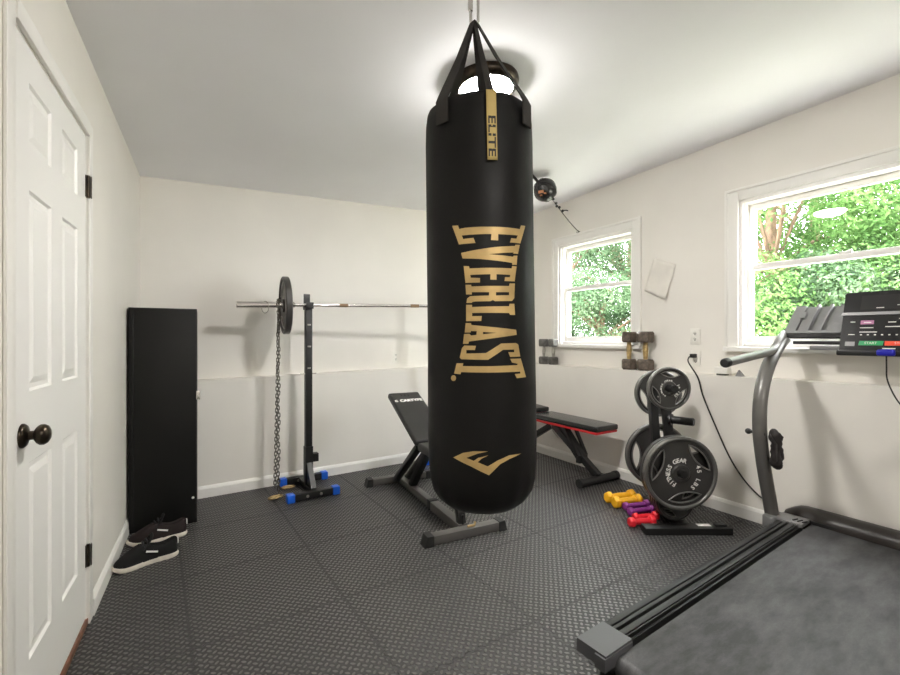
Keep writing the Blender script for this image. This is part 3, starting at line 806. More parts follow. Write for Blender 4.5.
sneaker(s1_ - side * .040 + Vector((.012, .012, 0)), a1, 'dark sneaker with cream sole lying nearest the camera by the left wall', 1)
s2_ = fl(183, 536.5); d2 = (fl(122, 551.5) - s2_).normalized(); side2 = Vector((-d2.y, d2.x, 0))
sneaker(s2_ - side2 * .042 + Vector((.022, 0.01, 0)), math.atan2(d2.y, d2.x), 'dark brown-toed sneaker with cream sole behind the other, against the locker', -1, True)

# ------------------------------------------------------------------ plates
def lens(r, ang, n=10, outer=.80, half=34, depth=.27):
    """grip slot: outer arc along the rim, inner arc bulging to the hub"""
    pts = []
    for i in range(n + 1):
        a = R_(ang - half + 2 * half * i / n); pts.append((r * outer * math.cos(a), r * outer * math.sin(a)))
    p0, p1 = Vector(pts[-1]), Vector(pts[0]); c = Vector((math.cos(R_(ang)), math.sin(R_(ang)))) * r * (outer - depth)
    for i in range(1, n):
        t = i / n; q = (1 - t) ** 2 * p0 + 2 * t * (1 - t) * (2 * c - (p0 + p1) / 2) + t * t * p1; pts.append((q.x, q.y))
    return pts
def weight_plate(label, loc, rot, r, th=.036, spin=0.0, letters=True, group=None, light=False, face_=1):
    t = thing('weight_plate', label, 'weight plate', loc, 0, group, rot)
    ml = M['ironlight'] if light else M['iron']
    mb = MB(); n = 56
    outer = [(r * .96 * math.cos(2 * PI * i / n), r * .96 * math.sin(2 * PI * i / n)) for i in range(n)]
    bore = [(.029 * math.cos(2 * PI * i / 20), .029 * math.sin(2 * PI * i / 20)) for i in range(20)]
    slots = [lens(r, spin + 120 * k_) for k_ in range(3)]
    mb.plate([outer, bore] + slots, -th * .22, th * .22)
    mb.build('disc', M['iron'], t, smooth=30)
    mb = MB(); mb.ring([(r * .895, -th * .36), (r * .92, -th * .5), (r * .97, -th * .5), (r, -th * .38), (r, th * .38), (r * .97, th * .5), (r * .92, th * .5), (r * .895, th * .36)], 64)
    mb.build('rim', ml, t, smooth=50)
    mb = MB(); mb.ring([(.029, -th * .5), (.050 if r > .15 else .042, -th * .5), (.056 if r > .15 else .047, -th * .3), (.056 if r > .15 else .047, th * .3), (.050 if r > .15 else .042, th * .5), (.029, th * .5)], 32); mb.build('hub', M['iron'], t, smooth=40)
    for sl in slots:
        mb = MB(); mb.tube([(x, y, face_ * th * .24) for x, y in sl], r * .022, 6, closed=True)
        mb.build('grip_lip', M['ironlip'], t, smooth=60)
    if letters:
        mb = MB(); sz = r * .165
        def arc(txt, a0, a1, rr):
            for i, ch in enumerate(txt):
                if ch == ' ': continue
                a = R_(a0 + (a1 - a0) * i / (len(txt) - 1)); tv, tf = text_geo(ch, sz, .0012)
                mx = Matrix.Rotation(a - PI / 2, 4, 'Z') @ Matrix.Translation((0, rr, th * .22 + .0012))
                mb.add(tv, tf, mx)
        arc('FITNESS GEAR', 240, 72, r * .345); arc('45 LBS' if r > .2 else '10 LBS', 20, -50, r * (.50 if r > .2 else .44))
        mb.build('lettering', M['white'], t, smooth=0, fix=False)
    return t

# ------------------------------------------------------------------ squat stands, barbell, chain
P1 = Vector((-1.117, 3.50, 0)); SEP = 1.27; aA = R_(28); dA = Vector((math.cos(aA), math.sin(aA), 0)); BT = R_(1.5)
def squat_stand(loc, label, up=0.0):
    r = thing('squat_stand', label, 'squat stand', loc, aB, 'squat stands under the barbell'); r.rotation_euler = (0, 0, aB)
    for s_, (xo) in ((-1, -.02), (1, .022)):
        y = s_ * .205; b = MB(); b.span((xo - .150, y - .026, .006), (xo + .150, y + .026, .056), .003)
        f_ = b.build('foot_bar', M['blackmetal'], r)
        for sx in (-1, 1):
            c = MB(); c.span((xo + sx * .140, y - .031, .0), (xo + sx * .195, y + .031, .062), .008, 3); c.build('end_cap', M['blue'], f_)
        for sx in (-.05, .05):
            bt = MB(); bt.lathe([(0, 0), (.011, 0), (.010, .005), (0, .007)], 10, Matrix.Translation((xo + sx, y - .026, .031)) @ Matrix.Rotation(R_(90), 4, 'X'))
            bt.build('bolt', M['steel'], f_, smooth=50)
    b = MB(); b.span((-.026, -.18, .008), (.026, .18, .054), .003); b.build('cross_bar', M['blackmetal'], r)
    b = MB(); b.span((-.030, -.030, .05), (.030, .030, .34), .003); b.add([(-.02, -.03, .06), (.02, -.03, .06), (.02, -.15, .055), (-.02, -.15, .055), (-.02, -.03, .22), (.02, -.03, .22)], [(0, 1, 2, 3), (0, 4, 5, 1), (4, 3, 2, 5), (0, 3, 4), (1, 5, 2)]); b.span((.03, -.028, .22), (.075, .028, .285), .004)
    b.build('lower_post', M['blackmetal'], r)
    b = MB(); b.span((-.025, -.025, .30), (.025, .025, 1.425 + up), .003); b.span((-.030, -.030, .32), (.030, .030, .345), .002); b.build('post', M['blackmetal'], r)
    for z in (1.30, 1.13, .96):
        pn = MB(); pn.span((-.013, -.0275, z - .006), (.013, -.024, z + .006), .001); pn.build('height_mark', M['steel'], r)
    pn = MB(); pn.tube([(-.062, 0, .915), (.062, 0, .915)], .005, 8); pn.build('pin', M['steel'], r)
    # J cup
    q = 1.440 + up
    c = MB(); c.span((-.028, -.05, q - .014), (.028, .05, q - .001), .002); c.span((-.028, -.052, q - .014), (.028, -.038, q + .035), .003); c.span((-.024, .034, q - .014), (.024, .052, q + .105), .003); c.span((-.027, .030, q - .02), (.027, .054, q + .01), .002)
    c.build('bar_cup', M['blackmetal'], r)
    return r
squat_stand(P1, 'black squat stand with blue feet at the plate-loaded bar end, left of the bag')
squat_stand(P1 + dA * SEP, 'second squat stand mostly hidden behind the punching bag and bench', SEP * math.tan(BT))
BARZ = 1.440 + .0150
bar = thing('barbell', 'chrome barbell resting on the squat stands along the back wall', 'barbell', P1 + Vector((0, 0, BARZ)), aA); bar.rotation_euler = (0, -BT, aA)
def xlathe(mb, prof, n=16): return mb.lathe(prof, n, Matrix.Rotation(R_(90), 4, 'Y'))
mb = MB(); xlathe(mb, [(.0138, -.17), (.0138, SEP + .17)]); mb.build('shaft', M['chrome'], bar, smooth=60)
for x0, x1 in ((.245, .315), (.87, .95)):
    mb = MB(); xlathe(mb, [(.0142, x0), (.0146, x0 + .004), (.0146, x1 - .004), (.0142, x1)]); mb.build('knurl', M['rust'], bar, smooth=60)
for sg in (-1, 1):
    mb = MB()
    if sg < 0: pr = [(.0, -.512), (.022, -.512), (.0245, -.508), (.0245, -.145), (.036, -.142), (.037, -.122), (.026, -.116), (.018, -.100), (.0138, -.098)]
    else: pr = [(.0138, SEP + .118), (.018, SEP + .120), (.026, SEP + .136), (.037, SEP + .142), (.036, SEP + .162), (.0245, SEP + .165), (.0245, SEP + .508), (.022, SEP + .512), (0, SEP + .512)]
    xlathe(mb, pr, 20); mb.build('sleeve', M['chrome'], bar, smooth=40)
PL = P1 + dA * (-.170) + Vector((0, 0, BARZ - .0040 - .17 * math.tan(BT)))
weight_plate('large black plate loaded on the left end of the barbell', PL, (0, R_(90) - BT, aA), .222, .046, 30, False, None, False, -1)
mb = MB(); c0 = Vector((0, 0, 0))
mb.tube([Vector((.0, .045 * math.cos(a) , .045 * math.sin(a) - .018)) for a in [R_(10 * i) for i in range(36)]], .0022, 6, closed=True)
o = mb.build('spring_clip', M['steel'], smooth=60); o.rotation_euler = (0, 0, aA + .5); o.location = P1 + dA * (-.315) + Vector((0, 0, BARZ - .0075))
tag(o, 'thin wire ring hanging on the barbell sleeve beside the plate', 'collar')
# chain draped over the sleeve
def chain(name, label, xs):
    r = thing(name, label, 'chain', P1 + dA * xs, aA)
    pts = []
    z = .02
    rr = .039
    path = []
    n1 = 60
    # front strand floor -> bar, over the bar, short rear strand
    zt = BARZ + xs * math.tan(BT)
    path += [Vector((-.004 + .004 * math.sin(i * .9), -rr, .016 + (zt - .016) * i / 40)) for i in range(41)]
    path += [Vector((0, -rr * math.cos(a), zt + rr * math.sin(a))) for a in [R_(15 * i) for i in range(1, 12)]]
    path += [Vector((.010 - .030 * i / 40, rr, zt - (zt - .03) * i / 40)) for i in range(41)]
    # resample at link pitch
    L = [0]
    for i in range(1, len(path)): L.append(L[-1] + (path[i] - path[i - 1]).length)
    pitch = .0278; mb = MB(); d = pitch / 2; i = 0; k_ = 0
    while d < L[-1]:
        while L[i + 1] < d: i += 1
        f = (d - L[i]) / max(1e-6, L[i + 1] - L[i]); p = path[i].lerp(path[i + 1], f); tg = (path[i + 1] - path[i]).normalized()
        sd = tg.cross(Vector((0, 1, .3))).normalized() if k_ % 2 else tg.cross(tg.cross(Vector((0, 1, .3)))).normalized()
        mb.tube(link_pts(p, .0185, .0095, tg, sd, 12), .0038, 6, closed=True); d += pitch; k_ += 1
    mb.build('links', M['darksteel'], r, smooth=60)
    for (x, y, a) in ((-.03, -.085, .35), (.085, .105, .2)):
        c = MB(); ce = Vector((x, y, .0115)); ax_ = Vector((math.cos(a), math.sin(a), 0)); sd = Vector((-math.sin(a), math.cos(a), 0))
        c.tube(link_pts(ce, .05, .019, ax_, sd, 18), .0075, 8, closed=True); c.tube([ce - ax_ * .03 + sd * .019, ce + ax_ * .02 + sd * .019], .0105, 8)
        c.build('snap_hook', M['brass'], r, smooth=60)
    return r
chain('chain', 'long steel chain hanging from barbell sleeve down to brass snap hooks', -.222)

# ------------------------------------------------------------------ bench with white logo (behind the bag)
b1 = thing('weight_bench', 'black adjustable bench with white logo behind the punching bag', 'weight bench', (.092, 2.676, 0), math.atan2(.4499, .8929))
def foot(parent, y, half, mname, capname, w=.062, h=.056):
    m_ = MB(); m_.span((-half + .03, y - w / 2, .004), (half - .03, y + w / 2, h), .004); o = m_.build('foot_bar', M[mname], parent)
    for sx in (-1, 1):
        c = MB(); x0, x1 = sx * (half - .04), sx * (half + .018); yy = w / 2 + .005
        xa, xb = min(x0, x1), max(x0, x1)
        tp = .018
        v = [(xa + (tp * 0 if sx > 0 else 0), y - yy, 0), (xb, y - yy, 0), (xb, y + yy, 0), (xa, y + yy, 0)]
        ta, tb = (xa, xb - tp) if sx > 0 else (xa + tp, xb)
        v += [(ta, y - yy, h + .005), (tb, y - yy, h + .005), (tb, y + yy, h + .005), (ta, y + yy, h + .005)]
        c.add(v, [(0, 3, 2, 1), (4, 5, 6, 7), (0, 1, 5, 4), (1, 2, 6, 5), (2, 3, 7, 6), (3, 0, 4, 7)]); c.build('end_cap', M[capname], o)
    return o
foot(b1, 0, .262, 'greymetal', 'rubber'); foot(b1, 1.147, .272, 'greymetal', 'rubber')
m_ = MB(); m_.span((-.03, .025, .006), (.03, .50, .066), .004); m_.build('beam', M['greymetal'], b1)
m_ = MB(); m_.span((-.026, .46, .010), (.026, 1.12, .062), .004); m_.build('beam', M['greymetal'], b1)
m_ = MB(); m_.span((-.034, .45, .004), (.034, .50, .072), .006); m_.build('joint_sleeve', M['rubber'], b1)
for sx in (-.055, .045):
    m_ = MB(); m_.beam((sx, 1.06, .05), (sx, .585, .425), .035, .055, (1, 0, 0), .004); m_.build('support_leg', M['blackmetal'], b1)
m_ = MB(); m_.beam((0, .86, .055), (0, .52, .425), .05, .05, (1, 0, 0), .004); m_.build('strut', M['blackmetal'], b1)
m_ = MB(); m_.beam((-.0, .05, .06), (0, .16, .41), .04, .05, (1, 0, 0), .004); m_.tube([(.0, .03, .064), (.0, .03, .12)], .009, 8); m_.build('front_post', M['blackmetal'], b1)
m_ = MB(); m_.tube([(.005, -.02, .068), (.05, -.022, .068), (.06, -.015, .085)], .008, 8); m_.build('latch_pin', M['brass'], b1, smooth=60)
m_ = MB(); m_.span((-.12, .07, .425), (.12, .10, .445), .004); m_.span((-.07, .10, .405), (.07, .62, .43), .003); m_.build('seat_frame', M['blackmetal'], b1)
m_ = MB(); m_.span((-.13, .05, .43), (.13, .44, .485), .018, 4); m_.build('seat', M['pad'], b1, smooth=50)
pitch_ = math.atan2(.262, .575); Lp = .64
def on_pad(x, s_, n_): return Vector((x, .485 + s_ * math.cos(pitch_) - n_ * math.sin(pitch_), .45 + s_ * math.sin(pitch_) + n_ * math.cos(pitch_)))
m_ = MB(); m_.box(on_pad(0, Lp / 2, .022), (.262, Lp, .048), (pitch_, 0, 0), .020, 4); pad_ = m_.build('backrest', M['pad'], b1, smooth=50)
m_ = MB(); tv, tf = text_geo('CARTYPE', .044, .0025)
PM = Matrix.Translation(on_pad(0, 0, 0)) @ Matrix.Rotation(pitch_, 4, 'X')
m_.add(tv, tf, PM @ Matrix.Translation((.022, Lp - .13, .0468)))
m_.add(*[[Vector((math.cos(a) * .016, math.sin(a) * .014, 0)) for a in [R_(45 + 30 * i) for i in range(10)]] + [Vector((math.cos(a) * .008, math.sin(a) * .007, 0)) for a in [R_(315 - 30 * i) for i in range(10)]], [tuple(range(20))]], PM @ Matrix.Translation((-.098, Lp - .128, .0468)))
m_.build('logo', M['white'], pad_, smooth=0, fix=False)
m_ = MB()
for x in (-.035, -.005, .025): m_.box(PM @ Vector((x, Lp - .045, .0465)), (.008, .03, .002), (pitch_, 0, 0), .0008)
m_.build('stitching', M['rubber'], pad_)
m_ = MB(); m_.span((-.07, .56, .41), (.07, .60, .445), .004); m_.box(on_pad(0, Lp / 2, -.012), (.05, Lp * .8, .025), (pitch_, 0, 0), .003); m_.build('backrest_frame', M['blackmetal'], b1)

# ------------------------------------------------------------------ bench with red underside
b2 = thing('weight_bench', 'black flat bench with red underside along the right wall', 'weight bench', (1.22, 3.65, 0), math.atan2(.518, .85538))
m_ = MB(); m_.tube([(-.205, 0, .034), (.205, 0, .034)], .033, 16); o = m_.build('foot_bar', M['blackmetal'], b2, smooth=40)
for sx in (-1, 1):
    c = MB(); c.tube([(sx * .19, 0, .036), (sx * .228, 0, .036)], .036, 16); c.build('end_cap', M['rubber'], o, smooth=40)
ang2 = 0
c = MB(); c.beam((0, .0, .06), (-.005, .50, .40), .055, .05, (1, 0, 0), .004); c.build('front_leg', M['blackmetal'], b2)
c = MB(); c.beam((.0, .16, .15), (.01, .42, .405), .085, .05, (1, 0, 0), .004); c.span((-.05, .155, .13), (.05, .20, .20), .006); c.build('leg_sleeve', M['blackmetal'], b2)
c = MB(); c.beam((.045, .17, .19), (.045, .30, .415), .02, .03, (1, 0, 0), .002); c.beam((-.045, .17, .19), (-.045, .34, .415), .02, .03, (1, 0, 0), .002); c.build('strut', M['blackmetal'], b2)
c = MB(); c.box((-.004, .062, .129), (.03, .07, .002), (math.atan2(.34, .5), 0, 0)); o = c.build('sticker', M['white'], b2)
c = MB(); c.tube(spline([(-.05, .50, .41), (-.055, .46, .35), (-.05, .40, .30)], 5), .003, 6); c.build('cable', M['steel'], b2, smooth=60)
c = MB(); c.span((-.128, -.085, .425), (.128, .675, .445), .006); c.build('underside', M['red'], b2)['label'] = 'red underside panel of the seat'
c = MB(); c.span((-.134, -.092, .445), (.134, .68, .490), .016, 4); seat2 = c.build('seat', M['padgloss'], b2, smooth=50)
c = MB(); c.box((0, .993, .478), (.256, .55, .02), (.05, 0, 0), .005); c.build('underside', M['red'], b2)
c = MB(); c.box((0, .993, .517), (.262, .58, .045), (.05, 0, 0), .016, 4); c.build('backrest', M['padgloss'], b2, smooth=50)
c = MB(); c.beam((0, .42, .40), (0, 1.12, .45), .05, .04, (0, 0, 1), .003); c.build('spine', M['blackmetal'], b2)
c = MB(); c.beam((0, .52, .40), (0, 1.10, .05), .05, .05, (1, 0, 0), .004); c.build('rear_leg', M['blackmetal'], b2)
c = MB(); c.tube([(-.13, 1.11, .034), (.13, 1.11, .034)], .033, 16); c.build('foot_bar', M['blackmetal'], b2, smooth=40)

# ------------------------------------------------------------------ plate tree
PT = Vector((1.455, 2.975, 0))
pt = thing('plate_tree', 'black weight plate tree standing by the right wall', 'plate rack', PT)
c = MB(); c.span((-.265, -.285, 0), (.262, -.205, .042), .004); o = c.build('foot_bar', M['blackmetal'], pt)
c = MB(); c.span((.07, -.25, .042), (.15, -.215, .0432)); c.build('sticker', M['white'], o)
c = MB(); c.span((.17, -.26, .042), (.24, -.23, .058), .004); c.build('bumper', M['rubber'], o)
c = MB(); c.span((-.04, .20, 0), (.24, .26, .042), .004); c.build('foot_bar', M['blackmetal'], pt)
c = MB(); c.span((-.03, -.205, .002), (.03, .20, .040), .004); c.build('base_beam', M['blackmetal'], pt)
c = MB(); c.span((-.075, -.03, .038), (.085, .03, .045), .002)
c.beam((-.050, -.0, .04), (-.105, 0, .90), .048, .05, (0, 1, 0), .003); c.build('upright', M['blackmetal'], pt)
c = MB(); c.beam((.060, 0, .04), (-.020, 0, .84), .048, .05, (0, 1, 0), .003); c.build('upright', M['blackmetal'], pt)
def peg(p, d, L_, r_=.0245):
    c = MB(); p, d = Vector(p), Vector(d).normalized(); c.tube([p, p + d * L_], r_, 16); c.tube([p + d * L_, p + d * (L_ + .005)], r_ * .86, 16)
    c.tube([p - d * .005, p + d * .012], r_ * 1.5, 16); c.build('peg', M['blackmetal'], pt, smooth=40)
peg((-.04, -.02, .371), (0, -1, 0), .27); peg((.035, .02, .36), (0, 1, 0), .30)
peg((-.095, -.02, .887), (0, -1, 0), .27); peg((.0, .02, .815), (0, 1, 0), .25)
peg((.01, -.02, .655), (.72, -.69, 0), .14, .026); peg((-.03, -.02, .165), (0, -1, 0), .146)
RX = (R_(90), 0, 0)
G = 'plates on the plate tree'
weight_plate('largest front plate on the tree with white lettering', PT + Vector((-.04, -.243, .371 - .0040)), RX, .225, .040, 40, True, G, True)
weight_plate('large plate directly behind the largest lettered front plate', PT + Vector((-.04, -.195, .371 - .0040)), RX, .222, .040, 75, False, G)
weight_plate('large plate on the rear lower peg, left behind the front plates', PT + Vector((.035, .225, .36 - .0040)), RX, .225, .040, 62, False, G, True)
weight_plate('small lettered plate on the top front peg of the tree', PT + Vector((-.095, -.212, .887 - .0040)), RX, .133, .032, 85, True, G, True)
weight_plate('medium plate on the top rear peg behind the small one', PT + Vector((.0, .130, .815 - .0040)), RX, .162, .034, 200, False, G, True)
for i in range(4):
    weight_plate('small plate in the row on the lowest peg, under the large front plates', PT + Vector((-.03, -.156 + .034 * i, .165 - .0040)), RX, .118 - .002 * i, .030, 20 * i, False, 'small plates on the lowest peg')

# ------------------------------------------------------------------ neoprene dumbbells
def neo(label, p0, p1, z, hr, mname, group):
    d = p1 - p0; L_ = d.length; a = math.atan2(d.y, d.x)
    r = thing('dumbbell', label, 'dumbbell', (p0 + p1) / 2, a, group)
    hl = hr * 1.15
    mx = Matrix.Translation((0, 0, hr * .87)) @ Matrix.Rotation(R_(90), 4, 'Y') @ Matrix.Rotation(R_(0), 4, 'Z')
    c = MB(); c.tube([(-L_ / 2 + hl * .7, 0, hr * .87), (0, 0, hr * .87), (L_ / 2 - hl * .7, 0, hr * .87)], hr * .58, 14, scales=[.9, 1.05, .9]); c.build('handle', M[mname], r, smooth=60)
    for sg in (-1, 1):
        c = MB(); pr = [(0, -hl / 2), (hr * .72, -hl / 2), (hr * .93, -hl * .36), (hr, -hl * .2), (hr, hl * .2), (hr * .93, hl * .36), (hr * .72, hl / 2), (0, hl / 2)]
        c.lathe(pr, 6, Matrix.Translation((sg * (L_ / 2 - hl / 2), 0, hr * .87)) @ Matrix.Rotation(R_(90), 4, 'Y') @ Matrix.Rotation(R_(0), 4, 'Z'))
        o = c.build('head', M[mname], r, smooth=0)
        md = o.modifiers.new('round', 'BEVEL'); md.width = hr * .13; md.segments = 2; md.limit_method = 'ANGLE'
    return r
g_ = 'coloured dumbbells on the floor'
def seg_(x0, y0, x1, y1): return fl(x0, y0), fl(x1, y1)
neo('rear yellow dumbbell on the floor, of the yellow two', *seg_(606, 503, 634, 499.5), 0, .043, 'yellow', g_)
neo('front yellow dumbbell on the floor, nearer the purple ones', *seg_(613.5, 508, 640.5, 504.3), 0, .043, 'yellow', g_)
neo('rear purple dumbbell on the floor, touching the yellow ones', *seg_(624, 510.5, 648.5, 507.3), 0, .031, 'purple', g_)
neo('front purple dumbbell on the floor, next to the red ones', *seg_(628.8, 516, 653.5, 512.8), 0, .031, 'purple', g_)
neo('rear red dumbbell on the floor, between purple and front red', *seg_(633.5, 521.8, 657.7, 519.3), 0, .031, 'redneo', g_)
neo('front red dumbbell on the floor, nearest the camera', *seg_(629, 527, 654.5, 524.7), 0, .033, 'redneo', g_)

# ------------------------------------------------------------------ hex dumbbells standing on the ledge
def hexdb(label, u, y, H_, hr, hh, hm, gm, rz=0.0):
    p = BRu + dR * u - nR * y; p.z = zlR(u) + .0012
    r = thing('dumbbell', label, 'dumbbell', p, aR + rz, 'iron dumbbells on the ledge')
    c = MB(); rr = hr * .30
    c.lathe([(rr * .85, hh * .8), (rr * .85, hh + .01), (rr, hh + (H_ - 2 * hh) * .3), (rr * 1.12, H_ / 2), (rr, H_ - hh - (H_ - 2 * hh) * .3), (rr * .85, H_ - hh - .01), (rr * .85, H_ - hh * .8)], 14)
    c.build('handle', M[gm], r, smooth=60)
    for z0 in (0, H_ - hh):
        c = MB(); c.lathe([(0, z0), (hr * .86, z0), (hr, z0 + hh * .16), (hr, z0 + hh * .84), (hr * .86, z0 + hh), (0, z0 + hh)], 6); c.build('head', M[hm], r, smooth=0)
    return r
def dbpos(x): 
    return onR(x, 365)[0]
hexdb('left dumbbell of the small upright pair on the ledge by the bag', dbpos(545.5) + .04, .060, .262, .055, .078, 'hexgrey', 'steel')
hexdb('right dumbbell of the small upright pair, under the window corner', dbpos(554.5) + .045, .062, .262, .056, .078, 'hexgrey', 'steel', .3)
hexdb('left dumbbell of the large upright pair below the small window', dbpos(629.8) + .045, .070, .318, .066, .088, 'hexbrown', 'handleyellow', .2)
hexdb('right dumbbell of the large upright pair, nearer the outlet', dbpos(645.5) + .050, .071, .318, .067, .090, 'hexbrown', 'handleyellow', .35)

# ------------------------------------------------------------------ outlets, paper, ledge clutter
def outlet(name, label, mx, w=.075, h=.118, plugged=None):
    r = thing(name, label, 'wall outlet', group='wall outlets above the ledge'); r.matrix_world = mx
    c = MB(); c.span((-w / 2, -.006, -h / 2), (w / 2, 0, h / 2), .003); c.build('cover_plate', M['outlet'], r)
    for s_ in (-1, 1):
        c = MB(); c.lathe([(0, .0062), (.014, .0062), (.016, .0075), (.016, .0)], 16, Matrix.Translation((0, 0, s_ * .021)) @ Matrix.Rotation(R_(90), 4, 'X')); rc = c.build('receptacle', M['outlet'], r, smooth=30)
        c = MB(); c.span((-.007, -.0082, s_ * .021 - .003), (-.0045, -.0066, s_ * .021 + .007)); c.span((.0045, -.0082, s_ * .021 - .003), (.007, -.0066, s_ * .021 + .007)); c.lathe([(0, 0), (.003, 0), (.003, .0085)], 8, Matrix.Translation((0, 0, s_ * .021 - .008)) @ Matrix.Rotation(R_(90), 4, 'X')); c.build('slots', M['dark'], rc, smooth=0)
    return r
u, z = onB(395.5, 357); outlet('wall_outlet', 'white outlet on the back wall just above the ledge', ROT_B @ Matrix.Translation((u, 0, z)))
u, z = onR(695.5, 336.5); outlet('wall_outlet', 'white outlet on right wall, upper of two, nothing plugged in', ROT_R @ Matrix.Translation((u, 0, z)))
u, z = onR(696.0, 358.5); outlet('wall_outlet', 'white outlet on right wall with a black plug in it', ROT_R @ Matrix.Translation((u, 0, z)))
pc = thing('power_cord', 'black power cord running from wall outlet down to the treadmill', 'power cord'); pc.matrix_world = ROT_R @ Matrix.Translation((u, 0, z))
c = MB(); c.span((-.022, -.050, .006), (.014, -.0084, .036), .005); c.build('plug', M['cord'], pc)
inv = (ROT_R @ Matrix.Translation((u, 0, z))).inverted()
def wallpt(x, y, off):  # point 'off' in front of the lower wall face
    p = BR - nR * off; k = (x - CX) / F; t = (k * p.y - p.x) / (dR.x - k * dR.y); q = p + dR * t; q.z = zat(y, q.y); return q
cp = [Vector((-.015, -.048, .018)), Vector((-.016, -.068, .006)), Vector((-.008, -.082, -.03))] + [inv @ wallpt(x, y, o_) for x, y, o_ in ((698.0, 378, .015), (703, 396, .015), (715, 425, .012), (729, 456, .012), (742, 477, .015), (754, 491, .02), (764, 499.5, .035), (776, 507, .05))]
c = MB(); c.tube(spline(cp, 6), .0052, 8); c.build('cable', M['cord'], pc, smooth=60)

# paper
qc = [onR(x, y) for x, y in ((654, 258), (676.5, 264.5), (667, 299.5), (644.5, 291))]
vs = []; fs = []; NN = 10
for i in range(NN + 1):
    for j in range(NN + 1):
        s_, t_ = i / NN, j / NN
        a = Vector(qc[0]).lerp(Vector(qc[1]), s_); b = Vector(qc[3]).lerp(Vector(qc[2]), s_); p = a.lerp(b, t_)
        lift = .0012 + .035 * max(0, (s_ + t_ - 1.15)) ** 1.6 + .012 * max(0, t_ - .85) + .004 * math.sin(s_ * 7 + t_ * 3) ** 2 + .006 * math.exp(-((s_ - .7) / .06) ** 2) * t_
        vs.append((p.x, -lift, p.y))
for i in range(NN):
    for j in range(NN): fs.append((i * (NN + 1) + j, i * (NN + 1) + j + 1, (i + 1) * (NN + 1) + j + 1, (i + 1) * (NN + 1) + j))
c = MB(); c.add(vs, fs); o = c.build('paper_sheet', M['paper'], smooth=60); o.matrix_world = ROT_R
tag(o, 'creased white paper sheet stuck on the right wall between the windows', 'paper')
md = o.modifiers.new('thick', 'SOLIDIFY'); md.thickness = .0006; md.offset = 0

# small things on the ledge under the handlebar
u = onR(721, 374)[0] + .05; p = BRu + dR * u - nR * .075; p.z = zlR(u) + .001
r = thing('plastic_box', 'small white plastic box on the ledge beneath the treadmill handlebar', 'box', p, aR)
c = MB(); c.span((-.045, -.03, .012), (.045, .03, .058), .006, 3); c.build('body', M['plasticwhite'], r)
c = MB(); c.span((-.030, -.026, 0), (.030, .026, .013), .004); c.build('base', M['greymetal'], r)
u = onR(739, 373)[0] + .04; p = BRu + dR * u - nR * .07; p.z = zlR(u) + .001
c = MB(); c.add([(-.022, -.02, 0), (.025, -.02, 0), (.025, .02, 0), (-.022, .02, 0), (-.006, -.01, .042), (-.006, .01, .042)], [(0, 3, 2, 1), (0, 1, 4), (2, 3, 5), (1, 2, 5, 4), (3, 0, 4, 5)])
o = c.build('door_wedge', M['tgrey'], smooth=0); o.location = p; o.rotation_euler = (0, 0, aR); tag(o, 'small grey wedge on the ledge beside the white plastic box', 'wedge')

# ------------------------------------------------------------------ treadmill
tm = thing('treadmill', 'black and grey treadmill facing the window at right', 'treadmill', (1.905, 2.627, 0), math.atan2(-.819, .574))
TW = .93; x0 = .048; x1 = .170
YR, YF = -1.70, -.06
